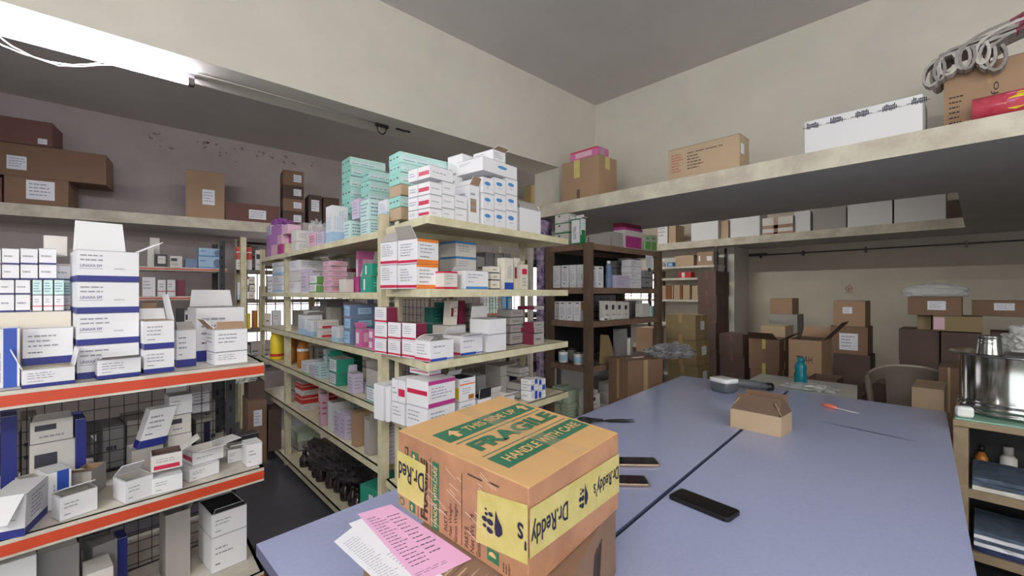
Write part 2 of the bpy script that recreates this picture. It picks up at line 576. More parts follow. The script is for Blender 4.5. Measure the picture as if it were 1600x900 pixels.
# marks: ('b', faces, v0, v1, mat) band | ('r', faces, u0,v0,u1,v1, mat) rect | ('l', faces, u0,v0,u1,v1, n, mat) print lines
#        ('t', face, u0,v0,u1,v1, text, mat, rot) | ('v',...) vertical print lines
PRL = ('l', 'FLR', .1, .35, .75, .85, 3, 'print_grey')
STY = {
    'linaxa': st('white', ('b', 'FLR', 0, .19, 'navy'), ('l', 'F', .05, .62, .55, .9, 2, 'print_grey'),
                 ('t', 'F', .05, .46, .38, .55, 'LINAXA SM', 'navy', 0), ('r', 'F', .03, .40, .4, .415, 'print_grey'),
                 ('l', 'F', .58, .38, .78, .46, 1, 'print_grey'), ('l', 'R', .2, .3, .8, .9, 6, 'print_grey')),
    'plain': st('white',),
    'white': st('white', PRL),
    'whitelow': st('white', ('l', 'FR', .1, .45, .6, .75, 2, 'print_grey'), ('l', 'F', .1, .18, .3, .28, 1, 'print_dark'),
                   ('l', 'R', .6, .2, .9, .5, 4, 'print_grey')),
    'bluefoot': st('white', ('b', 'FLR', 0, .2, 'navy'), ('l', 'F', .1, .45, .7, .85, 3, 'print_grey'),
                   ('l', 'F', .1, .3, .4, .38, 1, 'print_dark')),
    'bluetop': st('offwhite', ('b', 'FLR', .86, 1, 'blue'), ('l', 'F', .12, .3, .7, .75, 3, 'print_grey')),
    'bluebase': st('white', ('r', 'F', .02, 0, .98, .14, 'blue'), ('l', 'F', .1, .55, .8, .85, 2, 'print_grey'),
                   ('l', 'F', .1, .35, .4, .43, 1, 'royal')),
    'redfoot': st('white', ('b', 'FLR', .05, .17, 'crimson'), ('l', 'FL', .12, .35, .85, .9, 6, 'print_grey')),
    'redfoot2': st('offwhite', ('b', 'FLR', 0, .12, 'crimson'), ('b', 'FLR', .9, 1, 'crimson'),
                   ('l', 'F', .15, .5, .85, .8, 2, 'print_grey'), ('l', 'F', .15, .28, .6, .36, 1, 'print_dark')),
    'redleft': st('white', ('r', 'L', .5, .28, .97, .6, 'crimson'), ('r', 'L', .46, 0, .475, 1, 'crease'), ('l', 'L', .08, .3, .4, .7, 2, 'print_grey'), ('l', 'F', .12, .4, .8, .6, 1, 'print_grey')),
    'orangefront': st('white', ('r', 'F', 0, 0, 1, .17, 'orange'), ('r', 'F', 0, .88, 1, 1, 'orange'),
                      ('b', 'L', .05, .16, 'crimson'), ('l', 'F', .12, .4, .8, .82, 3, 'print_grey'),
                      ('l', 'F', .12, .24, .6, .33, 1, 'print_dark'), ('l', 'L', .15, .3, .85, .85, 5, 'print_grey')),
    'magfront': st('white', ('r', 'F', 0, .0, 1, .16, 'magenta'), ('r', 'F', 0, .84, 1, .98, 'magenta'),
                   ('r', 'L', .05, .45, .95, .62, 'crimson'), ('l', 'F', .1, .3, .85, .75, 4, 'print_grey')),
    'blueband': st('white', ('r', 'F', 0, .02, .7, .14, 'royal'), ('r', 'F', .7, .05, 1, .1, 'royal'),
                   ('r', 'L', 0, .05, 1, .17, 'crimson'), ('l', 'F', .12, .6, .85, .8, 1, 'print_grey'),
                   ('l', 'F', .12, .36, .5, .45, 1, 'print_grey'), ('l', 'L', .15, .3, .8, .85, 4, 'print_grey')),
    'ovalwide': st('white', ('o', 'F', .55, .6, .14, .12, 'blue'), ('l', 'L', .1, .6, .6, .8, 2, 'print_grey')),
    'redleft2': st('white', ('r', 'L', .1, .3, .95, .62, 'crimson'), ('l', 'F', .12, .4, .8, .6, 1, 'print_grey')),
    'redmaroon': st('maroon', ('r', 'L', 0, 0, 1, 1, 'white'), ('r', 'L', 0, .07, 1, .18, 'crimson'), ('l', 'L', .15, .35, .8, .85, 4, 'print_grey')),
    'oval': st('white', ('o', 'F', .42, .62, .27, .12, 'blue'), ('l', 'F', .3, .3, .6, .4, 1, 'print_grey'),
               ('l', 'L', .3, .2, .6, .9, 1, 'print_grey')),
    'aqua': st('aqua_pale', ('b', 'F', 0, .14, 'aqua'), ('r', 'F', .0, .45, 1, .52, 'white'), ('r', 'F', .0, .78, 1, .84, 'aqua'), ('l', 'F', .05, .2, .95, .4, 1, 'steelblue'),
               ('b', 'L', 0, 1, 'aqua'), ('r', 'L', .1, .5, .25, .62, 'print_dark'), ('r', 'L', .4, .5, .55, .62, 'print_red'),
               ('r', 'L', .7, .5, .85, .62, 'print_dark'), ('l', 'F', .08, .55, .9, .68, 1, 'lightblue')),
    'bluewhite': st('white', ('b', 'FLR', 0, .3, 'lightblue'), ('v', 'FL', .1, .35, .9, .9, 5, 'lightblue')),
    'bluebox': st('steelblue', ('r', 'L', .1, .1, .9, .9, 'lightblue'), ('l', 'L', .2, .3, .8, .7, 2, 'blue'),
                  ('r', 'F', .3, .25, .85, .75, 'lightblue'), ('l', 'F', .38, .35, .8, .65, 2, 'steelblue')),
    'lilac': st('lilac', ('l', 'FL', .15, .2, .85, .85, 4, 'print_grey')),
    'pinkbox': st('pink', ('l', 'FL', .15, .3, .8, .8, 3, 'print_red')),
    'hotpink': st('hotpink', ('r', 'L', .15, .2, .6, .8, 'white'), ('r', 'F', .2, .3, .8, .8, 'pink')),
    'greenwhite': st('white', ('r', 'F', .05, .05, .95, .9, 'green'), ('r', 'F', .3, .35, .7, .65, 'palegreen'), ('l', 'L', .2, .2, .8, .8, 3, 'print_grey')),
    'greenlow': st('white', ('b', 'FL', 0, .12, 'green'), ('l', 'L', .2, .3, .8, .8, 3, 'print_grey'), ('r', 'F', .02, .1, .9, .85, 'green'), ('r', 'F', .6, .4, .85, .7, 'white')),
    'teal': st('teal', ('r', 'L', .3, .15, .45, .85, 'white'), ('l', 'F', .2, .3, .8, .7, 2, 'aqua')),
    'tealwhite': st('teal', ('r', 'L', .05, .1, .8, .92, 'white'), ('l', 'L', .12, .2, .75, .85, 4, 'steelblue')),
    'tealdark': st('deepteal', ('l', 'F', .1, .2, .9, .8, 3, 'teal')),
    'aquapack': st('aqua_pale', ('l', 'FL', .1, .15, .9, .85, 4, 'steelblue')),
    'creamgrid': st('cream_card', ('v', 'L', .1, .05, .9, .95, 4, 'print_grey'), ('r', 'L', .6, .3, .95, .6, 'print_dark')),
    'maroonend': st('offwhite', ('r', 'F', .8, .1, .93, .9, 'maroon'), ('l', 'F', .12, .3, .7, .75, 3, 'print_grey')),
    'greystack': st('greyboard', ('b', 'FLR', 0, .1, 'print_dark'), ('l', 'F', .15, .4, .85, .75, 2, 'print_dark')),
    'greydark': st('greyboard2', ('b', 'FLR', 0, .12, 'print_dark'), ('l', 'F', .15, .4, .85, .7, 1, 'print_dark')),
    'greybluepile': st('greyboard', ('b', 'L', .1, .55, 'steelblue'), ('l', 'F', .15, .4, .85, .7, 1, 'steelblue')),
    'maroonfront': st('cream_card', ('r', 'F', .1, .35, .45, .7, 'maroon'), ('l', 'F', .5, .3, .9, .8, 3, 'print_grey')),
    'magmark': st('cream_card', ('r', 'F', .05, .6, .85, .82, 'crimson'), ('l', 'F', .1, .1, .8, .5, 3, 'print_grey')),
    'bluesole': st('cream_card', ('r', 'F', 0, 0, 1, .22, 'royal'), ('v', 'F', .3, .35, .8, .8, 4, 'print_grey')),
    'stackprint': st('greyboard', ('l', 'F', .15, .3, .8, .7, 1, 'print_dark'), ('r', 'L', 0, 0, 1, 1, 'maroon')),
    'stackcream': st('cream_card', ('l', 'F', .2, .35, .8, .65, 1, 'print_dark'), ('b', 'FLR', 0, .12, 'print_dark')),
    'yellowish': st('white', ('r', 'L', .05, .1, .95, .6, 'yellow'), ('b', 'F', .7, .76, 'orange'),
                    ('l', 'F', .2, .8, .8, .9, 1, 'print_grey'), ('l', 'F', .15, .3, .7, .6, 3, 'print_grey'),
                    ('r', 'F', .55, .05, .9, .25, 'amber')),
    'navysquare': st('white', ('r', 'F', .55, .1, .95, .9, 'royal'), ('l', 'F', .08, .35, .45, .75, 2, 'print_grey'), ('l', 'L', .2, .3, .8, .7, 1, 'print_grey')),
    'navysquare2': st('white', ('r', 'F', .1, .1, .45, .9, 'royal'), ('l', 'F', .5, .35, .9, .75, 2, 'print_grey'), ('l', 'L', .2, .3, .8, .7, 1, 'print_grey')),
    'navypad': st('greyboard', ('r', 'F', .5, .1, .95, .9, 'ink_navy'), ('l', 'L', .2, .3, .8, .7, 2, 'print_grey')),
    'tallprint': st('white', ('v', 'FL', .55, .35, .72, .75, 1, 'print_dark'), ('v', 'FL', .15, .25, .45, .85, 3, 'print_grey'),
                    ('r', 'FL', .05, .12, .95, .135, 'print_grey')),
    'tallnum': st('white', ('r', 'FL', .3, .88, .8, .93, 'print_dark'), ('v', 'FL', .2, .3, .8, .8, 3, 'print_grey'), ('r', 'FL', .3, .16, .55, .2, 'print_dark')),
    'tallorange': st('white', ('r', 'F', .1, .55, .95, .95, 'orange'), ('r', 'FL', .3, .88, .8, .93, 'print_dark'), ('v', 'FL', .2, .3, .8, .8, 3, 'print_grey')),
    'electral': st('offwhite', ('b', 'FLR', 0, .06, 'darkgreen'), ('b', 'FLR', .94, 1, 'darkgreen'), ('r', 'L', .25, .68, .37, .84, 'print_dark'),
                   ('r', 'L', .6, .15, .9, .2, 'print_grey')),
    'electral_up': st('white', ('b', 'F', 0, .35, 'darkgreen'), ('r', 'F', .15, .6, .85, .85, 'aqua_pale'), ('r', 'F', .2, .35, .9, .55, 'darkgreen'),
                      ('t', 'L', .25, .2, .55, .72, 'ELECTRAL', 'print_dark', 90), ('r', 'L', 0, 0, .06, 1, 'darkgreen'), ('r', 'L', .94, 0, 1, 1, 'darkgreen'),
                      ('b', 'L', .95, 1, 'darkgreen'), ('b', 'L', 0, .04, 'darkgreen')),
    'purplebox': st('offwhite', ('r', 'F', .05, .05, .95, .6, 'magenta'), ('l', 'L', .2, .2, .8, .8, 3, 'print_grey'), ('b', 'FL', .88, 1, 'magenta')),
    'greenolive': st('palegreen', ('r', 'FL', .1, .1, .9, .6, 'green'), ('l', 'FL', .2, .7, .8, .9, 1, 'print_dark')),
    'bluewave': st('lightblue', ('o', 'F', .8, .45, .16, .38, 'steelblue'), ('l', 'F', .08, .5, .4, .75, 1, 'royal'), ('b', 'F', 0, .1, 'blue')),
    'blackwhite': st('blackbox', ('r', 'F', .22, .25, .85, .85, 'offwhite'), ('l', 'F', .3, .5, .7, .7, 1, 'print_grey')),
    'redwhite': st('offwhite', ('b', 'FL', .45, .75, 'red'), ('b', 'FL', .8, 1, 'red'), ('l', 'F', .1, .1, .7, .35, 2, 'print_grey')),
    'pinkfoot': st('white', ('r', 'FL', 0, .28, 1, .33, 'crimson'), ('l', 'F', .2, .5, .8, .8, 2, 'print_grey')),
    'redchip': st('offwhite', ('r', 'F', .08, .1, .92, .35, 'crimson'), ('l', 'F', .15, .5, .85, .8, 2, 'print_grey')),
    'packrow': st('white', ('l', 'F', .12, .35, .8, .65, 1, 'print_grey'), ('b', 'FLR', 0, .08, 'navy')),
    'bluevert': st('white', ('r', 'F', .4, 0, .9, 1, 'royal'), ('v', 'F', .2, .1, .35, .8, 1, 'print_grey')),
    'reddish': st('red', ('r', 'F', .25, .1, .5, .9, 'white')),
    'bluesmall': st('blue', ('r', 'F', .2, .2, .8, .8, 'lightblue')),
    'greenwrap': st('palegreen', ('l', 'FL', .1, .1, .9, .9, 4, 'white')),
    'whiteblack': st('offwhite', ('r', 'F', .1, .55, .6, .8, 'print_dark'), ('l', 'F', .2, .15, .8, .4, 1, 'print_grey')),
    # brown cartons
    'k_label': st('kraft', ('r', 'F', .45, .35, .78, .75, 'paper'), ('l', 'F', .48, .4, .76, .7, 3, 'print_grey')),
}


def apply_style(mb, c8, style, seed, lay0=1, fmap=None):
    base, marks = STY[style]
    fm = fmap or {}
    tr = lambda fs: ''.join(dict.fromkeys(fm.get(x, x) for x in fs))
    marks = [(m_[0], tr(m_[1])) + tuple(m_[2:]) for m_ in marks]
    sk = Skin(mb, c8)
    rnd = random.Random(seed)
    for i, mk in enumerate(marks):
        k = mk[0]
        lay = lay0 + (i % 3) * 0.6
        if k == 'b':
            for f in mk[1]:
                sk.rect(f, 0, mk[2], 1, mk[3], mk[4], lay0)
        elif k == 'r':
            for f in mk[1]:
                sk.rect(f, *mk[2:6], mk[6], lay)
        elif k == 'l':
            for f in mk[1]:
                sk.lines(f, *mk[2:6], mk[6], mk[7], rnd, lay=lay + 2)
        elif k == 'v':
            for f in mk[1]:
                sk.lines(f, *mk[2:6], mk[6], mk[7], rnd, lay=lay + 2, vert=True)
        elif k == 'o':
            cu, cv, ru, rv = mk[2:6]
            sk.shape(mk[1], [(cu + ru * math.cos(t * math.pi / 6), cv + rv * math.sin(t * math.pi / 6)) for t in range(12)], mk[6], lay)
        elif k == 't':
            sk.text(mk[1], *mk[2:6], mk[6], mk[7], 3 + lay0, mk[8])
    return sk


def box8(w, d, h, taper=0.0, shear=(0, 0)):
    hw, hd = w / 2, d / 2
    b = [(-hw, -hd, 0), (hw, -hd, 0), (hw, hd, 0), (-hw, hd, 0)]
    t = [((x * (1 - taper)) + shear[0], (y * (1 - taper)) + shear[1], h) for x, y, z in b]
    return b + t


def body(mb, c8, m, open_top=False, inner='greyboard', th=0.0025):
    b, t = c8[:4], c8[4:]
    mb.poly([b[0], b[3], b[2], b[1]], m)
    for i in range(4):
        j = (i + 1) % 4
        mb.poly([b[i], b[j], t[j], t[i]], m)
    if not open_top:
        mb.poly(t, m)
        return
    cx = sum(p[0] for p in t) / 4
    cy = sum(p[1] for p in t) / 4
    w = max(abs(t[0][0] - t[1][0]), 0.02)
    k = 1 - 2 * th / w
    ti = [(cx + (p[0] - cx) * k, cy + (p[1] - cy) * k, p[2]) for p in t]
    h = t[0][2] - b[0][2]
    z = b[0][2] + h * 0.45
    bi = [(cx + (p[0] - cx) * k, cy + (p[1] - cy) * k, z) for p in b]
    for i in range(4):
        j = (i + 1) % 4
        mb.poly([t[i], t[j], ti[j], ti[i]], m)
        mb.poly([ti[i], ti[j], bi[j], bi[i]], inner)
    mb.poly(bi, inner)


def flap(parent, c8, side, ln, ang, m, inner='greyboard', name='flap'):
    """a lid flap hinged on a top edge; ang 0 = closed flat, 90 = upright, 180 = folded outwards"""
    t = [Vector(p) for p in c8[4:]]
    i = {'F': 0, 'R': 1, 'B': 2, 'L': 3}[side]
    a, b = t[i], t[(i + 1) % 4]
    cen = sum(t, Vector()) / 4
    mid = (a + b) / 2
    inw = (cen - mid)
    e = (b - a).normalized()
    inw = (inw - e * inw.dot(e)).normalized()
    r = math.radians(ang)
    dv = inw * math.cos(r) + Vector((0, 0, 1)) * math.sin(r)
    ins = e * ((b - a).length * 0.04)
    p = [a + ins, b - ins, b - ins * 2.2 + dv * ln, a + ins * 2.2 + dv * ln]
    nrm = dv.cross(e).normalized() * 0.0012
    lift = Vector((0, 0, 0.0015))
    mb = MB()
    lo = [q - nrm + lift for q in p]
    hi = [q + nrm + lift for q in p]
    mb.poly(hi, m)
    mb.poly(lo[::-1], inner)
    for k in range(4):
        mb.poly([lo[k], lo[(k + 1) % 4], hi[(k + 1) % 4], hi[k]], m)
    return mb.build(name, parent)


CNT = [0]


def make_box(w, d, h, loc, ang, style, label, name='medicine_box', cat='box', group=None, open_top=False,
             flaps=(), inner='greyboard', taper=0.0, shear=(0, 0), extra=None, bev=0.0, fmap=None):
    CNT[0] += 1
    mb = MB()
    c8 = box8(w, d, h, taper, shear)
    base = STY[style][0] if style in STY else style
    body(mb, c8, base, open_top, inner)
    if style in STY:
        sk = apply_style(mb, c8, style, CNT[0], fmap=fmap)
    else:
        sk = Skin(mb, c8)
    cr = {'kraft': 'kraft_inside'}.get(base[:5], 'crease')
    e = min(.3, (.0016 if cr == 'crease' else .0025) / h)
    for f in 'FLR':
        sk.rect(f, 0, 0, 1, e, cr, .7)
        sk.rect(f, 0, 1 - e, 1, 1, cr, .7)
    if extra:
        extra(sk)
    o = mb.build(name, None, loc, ang)
    tag(o, label, cat, group)
    for fl in flaps:
        flap(o, c8, fl[0], fl[1], fl[2], base, inner if len(fl) < 4 else fl[3])
    return o


LOG = []


def pshift(L, o0, o1, px):
    """the photo column where the same spot along the line shows when it lies o1 instead of o0 deep"""
    t, d = L.hit(px, o0)
    q = L.p + L.u * t + L.n * o1
    dep = q.x * FWD[0] + q.y * FWD[1]
    lat = q.x * RGT[0] + q.y * RGT[1]
    return 800 + FPX * lat / dep


def put(L, off, px0, px1, y0, y1, depth, style, label, jit=0.0, sup=True, reg=True, opt=False, **kw):
    """stand a box on what is under it so its front spans px0..px1 and its height y0..y1 of the photograph"""
    t0, d0 = L.hit(px0, off)
    t1, d1 = L.hit(px1, off)
    w = abs(t1 - t0) - 0.003
    dm = (d0 + d1) / 2
    c = L.p + L.u * ((t0 + t1) / 2) + L.n * (off + depth / 2)
    zg = zat(y1, dm)
    zt = zat(y0, dm)
    ang = L.ang + math.radians(jit)
    hw, hd = w / 2, depth / 2
    done = False
    for sa_, sb_ in ((0, 0), (.1, 0), (0, .1), (.2, 0), (0, .2), (.15, .15), (.35, 0), (0, .35), (.25, .25), (.5, 0), (0, .5)):
        w2 = w * (1 - sa_ - sb_)
        mid = (t0 * (1 - (sa_ - sb_ + 1) / 2) + t1 * (sa_ - sb_ + 1) / 2)
        for k in (0, .008, -.008, .016, .024, -.016, .035, .05, .07, .09, .12, .15, .19, .24):
            for dd in ((1.0, .8, .62) if k >= 0 else (1.0,)):
                d2 = depth * dd
                if k > 0 and off + d2 + k > L.maxoff:
                    continue
                cc = L.p + L.u * mid + L.n * (off + d2 / 2 + k)
                zb = support((cc.x, cc.y), w2 / 2, d2 / 2, ang, zg) if sup else None
                if zb is None:
                    zb = zg
                if free((cc.x, cc.y), w2 / 2, d2 / 2, ang, zb, max(zt, zb + 0.02)):
                    done = True
                    break
            if done:
                break
        if done:
            break
    if opt and (not done or abs(zb - zg) > .09):
        return None
    if not done:
        LOG.append('nofit ' + label)
        cc = c
    else:
        w, depth, hw, hd = w2, d2, w2 / 2, d2 / 2
        if sa_ or sb_ or k > .03:
            LOG.append('moved %s k=%.3f s=%.2f %.2f' % (label, k, sa_, sb_))
    zb = support((cc.x, cc.y), hw, hd, ang, zg) if sup else None
    if zb is None:
        if sup:
            LOG.append('nosupport %s z=%.3f (%.2f,%.2f)' % (label, zg, cc.x, cc.y))
        zb = zg
    lim = [z for P, z in SURF if z > zb + .06 and sat(corners((cc.x, cc.y), hw, hd, ang), P)]
    if lim and zt > min(lim) - .056 and sup:
        zt = min(lim) - .056 if min(lim) not in (2.21,) else min(zt, 2.09)
    h = max(zt - zb, 0.02)
    if abs(zb - zg) > 0.05:
        LOG.append('zsnap %s %.3f->%.3f h=%.3f' % (label, zg, zb, h))
    if reg:
        SOLID.append((corners((cc.x, cc.y), hw, hd, ang), zb, zb + h))
    if kw.get('name') is None and kw.get('cat') is None:
        if 'pack' in label:
            kw['name'], kw['cat'] = 'wrapped_pack', 'pack'
        elif 'carton' in label.split(',')[0].split(' on ')[0].split(' under ')[0].split(' behind ')[0]:
            kw['name'], kw['cat'] = 'medicine_carton', 'carton'
    kw.setdefault('fmap', L.fmap)
    return make_box(w, depth, h - 0.001, (cc.x, cc.y, zb + 0.0008), ang, style, label, **kw)


ORD = ['bottom', 'second', 'third', 'fourth', 'fifth', 'sixth', 'seventh', 'eighth', 'ninth', 'tenth']


def stack(L, off, px0, px1, ys, depth, style, desc, jit=0.0, top=None, **kw):
    px0, px1 = min(px0, px1), max(px0, px1)
    r_ = random.Random(int(px0 * 7 + ys[0]))
    jit = jit or .8
    """ys from the bottom up; desc should name the stack; each box says its place in it"""
    n = len(ys) - 1
    for i in range(n):
        w = 'topmost' if i == n - 1 else ('bottom one' if i == 0 else ORD[i] + ' from bottom')
        k = dict(kw)
        if i == n - 1 and top:
            k.update(top)
        put(L, off + r_.uniform(0, .005), px0 + (i % 2) * 0.3, px1 + (i % 2) * 0.3, ys[i + 1], ys[i], depth,
            style if isinstance(style, str) else style[i % len(style)],
            ('%s, %s' % (desc, w)) if n > 1 else desc, jit=jit * (1 if i % 2 else -1), **k)


NTH = ['first', 'second', 'third', 'fourth', 'fifth', 'sixth', 'seventh', 'eighth', 'ninth', 'tenth', 'eleventh', 'twelfth']


def filler(L, off, pxs, ytop, ybase, depth, styles, desc, seed, frm='far end', **kw):
    """a shaded back row of boxes; pxs = the photographed boundaries between them"""
    r = random.Random(seed)
    for i in range(len(pxs) - 1):
        f = (i + .5) / (len(pxs) - 1)
        yt = ytop[0] * (1 - f) + ytop[1] * f + r.uniform(0, 9)
        yb = ybase[0] * (1 - f) + ybase[1] * f
        put(L, off + r.uniform(0, .02), pxs[i] + .6, pxs[i + 1] - .6, yt, yb, depth * r.uniform(.8, 1), styles[r.randrange(len(styles))],
            '%s, %s from the %s' % (desc, NTH[i], frm), group=desc.replace('box', 'boxes'), opt=True, **kw)

# ================================================================ the room
def slab(name, poly, z0, z1, mtop, mside=None, mbot=None):
    mb = MB()
    mside = mside or mtop
    mbot = mbot or mtop
    lo = [(x, y, z0) for x, y in poly]
    hi = [(x, y, z1) for x, y in poly]
    mb.poly(hi, mtop)
    mb.poly(lo[::-1], mbot)
    for i in range(len(poly)):
        j = (i + 1) % len(poly)
        mb.poly([lo[i], lo[j], hi[j], hi[i]], mside)
    return mb


XW, YW, ZC = 7.6, 6.6, 3.38
structure(slab('floor', [(-2.5, -2.6), (XW + .2, -2.6), (XW + .2, YW + .2), (-2.5, YW + .2)], -.12, 0, 'floor_dark'), 'floor')
structure(slab('c', [(-2.5, -2.6), (XW + .2, -2.6), (XW + .2, YW + .2), (-2.5, YW + .2)], ZC, ZC + .12, 'ceiling_grey'), 'ceiling')
structure(slab('w', [(-2.5, YW), (XW + .2, YW), (XW + .2, YW + .15), (-2.5, YW + .15)], 0, ZC, 'wall_pale'), 'wall_back')
structure(slab('w', [(XW, -2.6), (XW + .15, -2.6), (XW + .15, YW), (XW, YW)], 0, ZC, 'wall_beige'), 'wall_right')
structure(slab('w', [(-2.5, -2.6), (XW, -2.6), (XW, -2.45), (-2.5, -2.45)], 0, ZC, 'wall_cream'), 'wall_front')
structure(slab('w', [(-2.5, -2.45), (-2.35, -2.45), (-2.35, YW), (-2.5, YW)], 0, ZC, 'wall_cream'), 'wall_left')
structure(slab('w', [(7.0, 2.54), (XW, 2.54), (XW, YW), (7.0, YW)], 0, 2.1, 'wall_cream'), 'wall_partition')
# deep beam over the shelving, its end block and the wall above the loft
mb = slab('b', [(-2.35, 2.77), (3.79, 2.77), (3.79, 3.10), (-2.35, 3.10)], 2.61, ZC, 'wall_cream')
structure(mb, 'wall_beam')
structure(slab('p', [(3.21, 2.77), (3.79, 2.77), (3.79, 3.10), (3.21, 3.10)], 2.212, 2.61, 'wall_cream'), 'wall_beam_end')
structure(slab('w', [(3.79, -2.45), (3.98, -2.45), (3.98, 3.10), (3.79, 3.10)], 2.212, ZC, 'wall_cream'), 'wall_upper_right')
# concrete lofts
mb = MB()
for poly in ([(2.975, -2.45), (4.35, -2.45), (4.35, 3.35), (2.975, 3.35)],
             [(4.35, -2.45), (6.75, -2.45), (6.75, .1), (4.35, .1)],
             [(6.75, -2.45), (XW, -2.45), (XW, 5.2), (6.75, 5.2)]):
    b = slab('s', poly, 2.10, 2.21, 'loft_edge', 'loft_edge', 'loft_under')
    mb.mesh(b.v, b.f, 'loft_edge')
    for k, (f, mi) in enumerate(zip(b.f, b.m)):
        mb.m[len(mb.m) - len(b.f) + k] = mb.mi(b.slots[mi])
structure(mb, 'ceiling_loft')
SURF.append(([(2.975, -2.45), (4.35, -2.45), (4.35, 3.35), (2.975, 3.35)], 2.21))
SURF.append(([(6.75, -2.45), (XW, -2.45), (XW, 5.2), (6.75, 5.2)], 2.21))
LP = [(-2.35, 6.24), (3.2, 5.36), (3.2, YW), (-2.35, YW)]
structure(slab('s', LP, 2.10, 2.21, 'loft_edge', 'loft_edge', 'loft_under'), 'ceiling_loft_left')
SURF.append((LP, 2.21))
SURF.append(([(-2.4, -2.5), (XW, -2.5), (XW, YW), (-2.4, YW)], 0.0))

# flaking paint under the ceiling of the recess
rnd = random.Random(5)
mb = MB()
for i in range(46):
    x = rnd.uniform(.35, 2.2)
    z = 3.30 - abs(rnd.gauss(0, .07)) - (0.02 if x < 1.2 else 0)
    n = rnd.randint(5, 7)
    r = rnd.uniform(.006, .026)
    mb.poly([(x + r * rnd.uniform(.5, 1.5) * math.cos(a * 6.283 / n), YW - .0015,
              z + r * rnd.uniform(.4, 1.0) * math.sin(a * 6.283 / n)) for a in range(n)], 'peel')
structure(mb, 'wall_flaking_paint')


# windows on the back wall: frosted daylit panes behind bars
def window(name, x0, x1, z0, z1, y=YW, along='x', bars=.11):
    mb = MB()
    def B(a0, a1, b0, b1, c0, c1, m):
        if along == 'x':
            mb.box(a0, a1, y - b1, y - b0, c0, c1, m)
        else:
            mb.box(y - b1, y - b0, a0, a1, c0, c1, m)
    B(x0, x1, .002, .012, z0, z1, 'daylight')
    for a in (x0 - .04, x1):
        B(a, a + .04, .0, .05, z0 - .04, z1 + .04, 'brown_wood')
    for c in (z0 - .04, z1):
        B(x0, x1, .0, .05, c, c + .04, 'brown_wood')
    k = x0 + bars
    while k < x1 - .02:
        B(k, k + .012, .02, .032, z0, z1, 'grey_wood')
        k += bars
    B(x0, x1, .018, .036, (z0 + z1) / 2, (z0 + z1) / 2 + .014, 'grey_wood')
    structure(mb, name)


window('window_1', 1.36, 2.75, .75, 1.72)
window('window_2', 6.05, 6.93, .75, 2.05, bars=.14)
window('window_3', 3.7, 4.5, .95, 1.72, y=7.0, along='y', bars=.2)


# ================================================================ fluorescent tubes
def tube_light(x0, x1, y, z, label, along='x', m='tube_lit'):
    L_ = x1 - x0
    if along == 'x':
        t = thing('fluorescent_lamp', label, 'lamp', (x0, y, z))
    else:
        t = thing('fluorescent_lamp', label, 'lamp', (y, x0, z), math.radians(90))
    mb = MB()
    mb.box(0, L_, -.012, .022, .0, .024, 'tube_batten', .003)
    mb.build('batten', t)
    mb = MB()
    mb.tube([(.02, -.002, -.022), (L_ - .02, -.002, -.022)], .014, m, 12)
    mb.build('glass_tube', t)
    for a in (.0, L_ - .03):
        mb = MB()
        mb.box(a, a + .03, -.018, .016, -.04, .002, 'steel_dark', .004)
        mb.build('lamp_holder', t)
    return t


tube_light(-.86, .36, 2.985, 2.585, 'lit white fluorescent tube under the beam above the left shelves')
tube_light(2.75, 3.95, 4.04, 3.33, 'fluorescent tube under the ceiling beyond the loft wall', along='y', m='tube_lit_bright')
tube_light(-1.3, -.1, -2.42, 2.75, 'added fluorescent fill tube on the wall behind the photographer', m='tube_lit_bright')  # out of view, added to brighten the table and the room
tube_light(-1.2, .0, -2.32, 2.75, 'added fluorescent fill tube high on the left side wall', along='y', m='tube_lit_bright')  # second unseen tube, added to lift the ceiling brightness

mb = MB()
pts = [(-.40, 2.99, 2.56), (-.35, 3.03, 2.525), (-.28, 3.05, 2.515), (-.2, 3.06, 2.513), (-.12, 3.05, 2.522), (-.05, 3.03, 2.545), (.0, 3.0, 2.565)]
mb.tube(pts, .0035, 'white_plastic', 6)
mb.tube([(p[0] + .03, p[1], p[2] + .008 * math.sin(i * 1.7)) for i, p in enumerate(pts)], .003, 'white_plastic', 6)
tag(mb.build('cord'), 'loose white twisted cord hanging below the lit tube', 'cord')
mb = MB()
mb.tube([(.37, 2.93, 2.605), (1.42, 2.93, 2.605)], .005, 'pvc_conduit', 6)
tag(mb.build('cable'), 'thin brownish cable along the beam between the tube and the black hook', 'cable')
t = thing('ceiling_hook', 'black metal hook ring under the beam', 'hook', (1.45, 2.93, 2.61))
mb = MB()
mb.box(-.05, .05, -.012, .012, -.022, 0, 'black_soft', .004)
mb.build('plate', t)
mb = MB()
mb.tube([(.035 * math.cos(a), 0, -.02 - .05 * math.sin(a)) for a in [math.pi * k / 10 for k in range(11)]], .005, 'black_soft', 8)
mb.build('ring', t)
mb = MB()
mb.box(1.56, 1.64, 2.915, 2.93, 2.6, 2.61, 'black_soft')
mb.box(1.64, 1.67, 2.91, 2.922, 2.6, 2.61, 'black_soft')
tag(mb.build('cable_clip'), 'short black clip on the beam just right of the hook', 'clip')


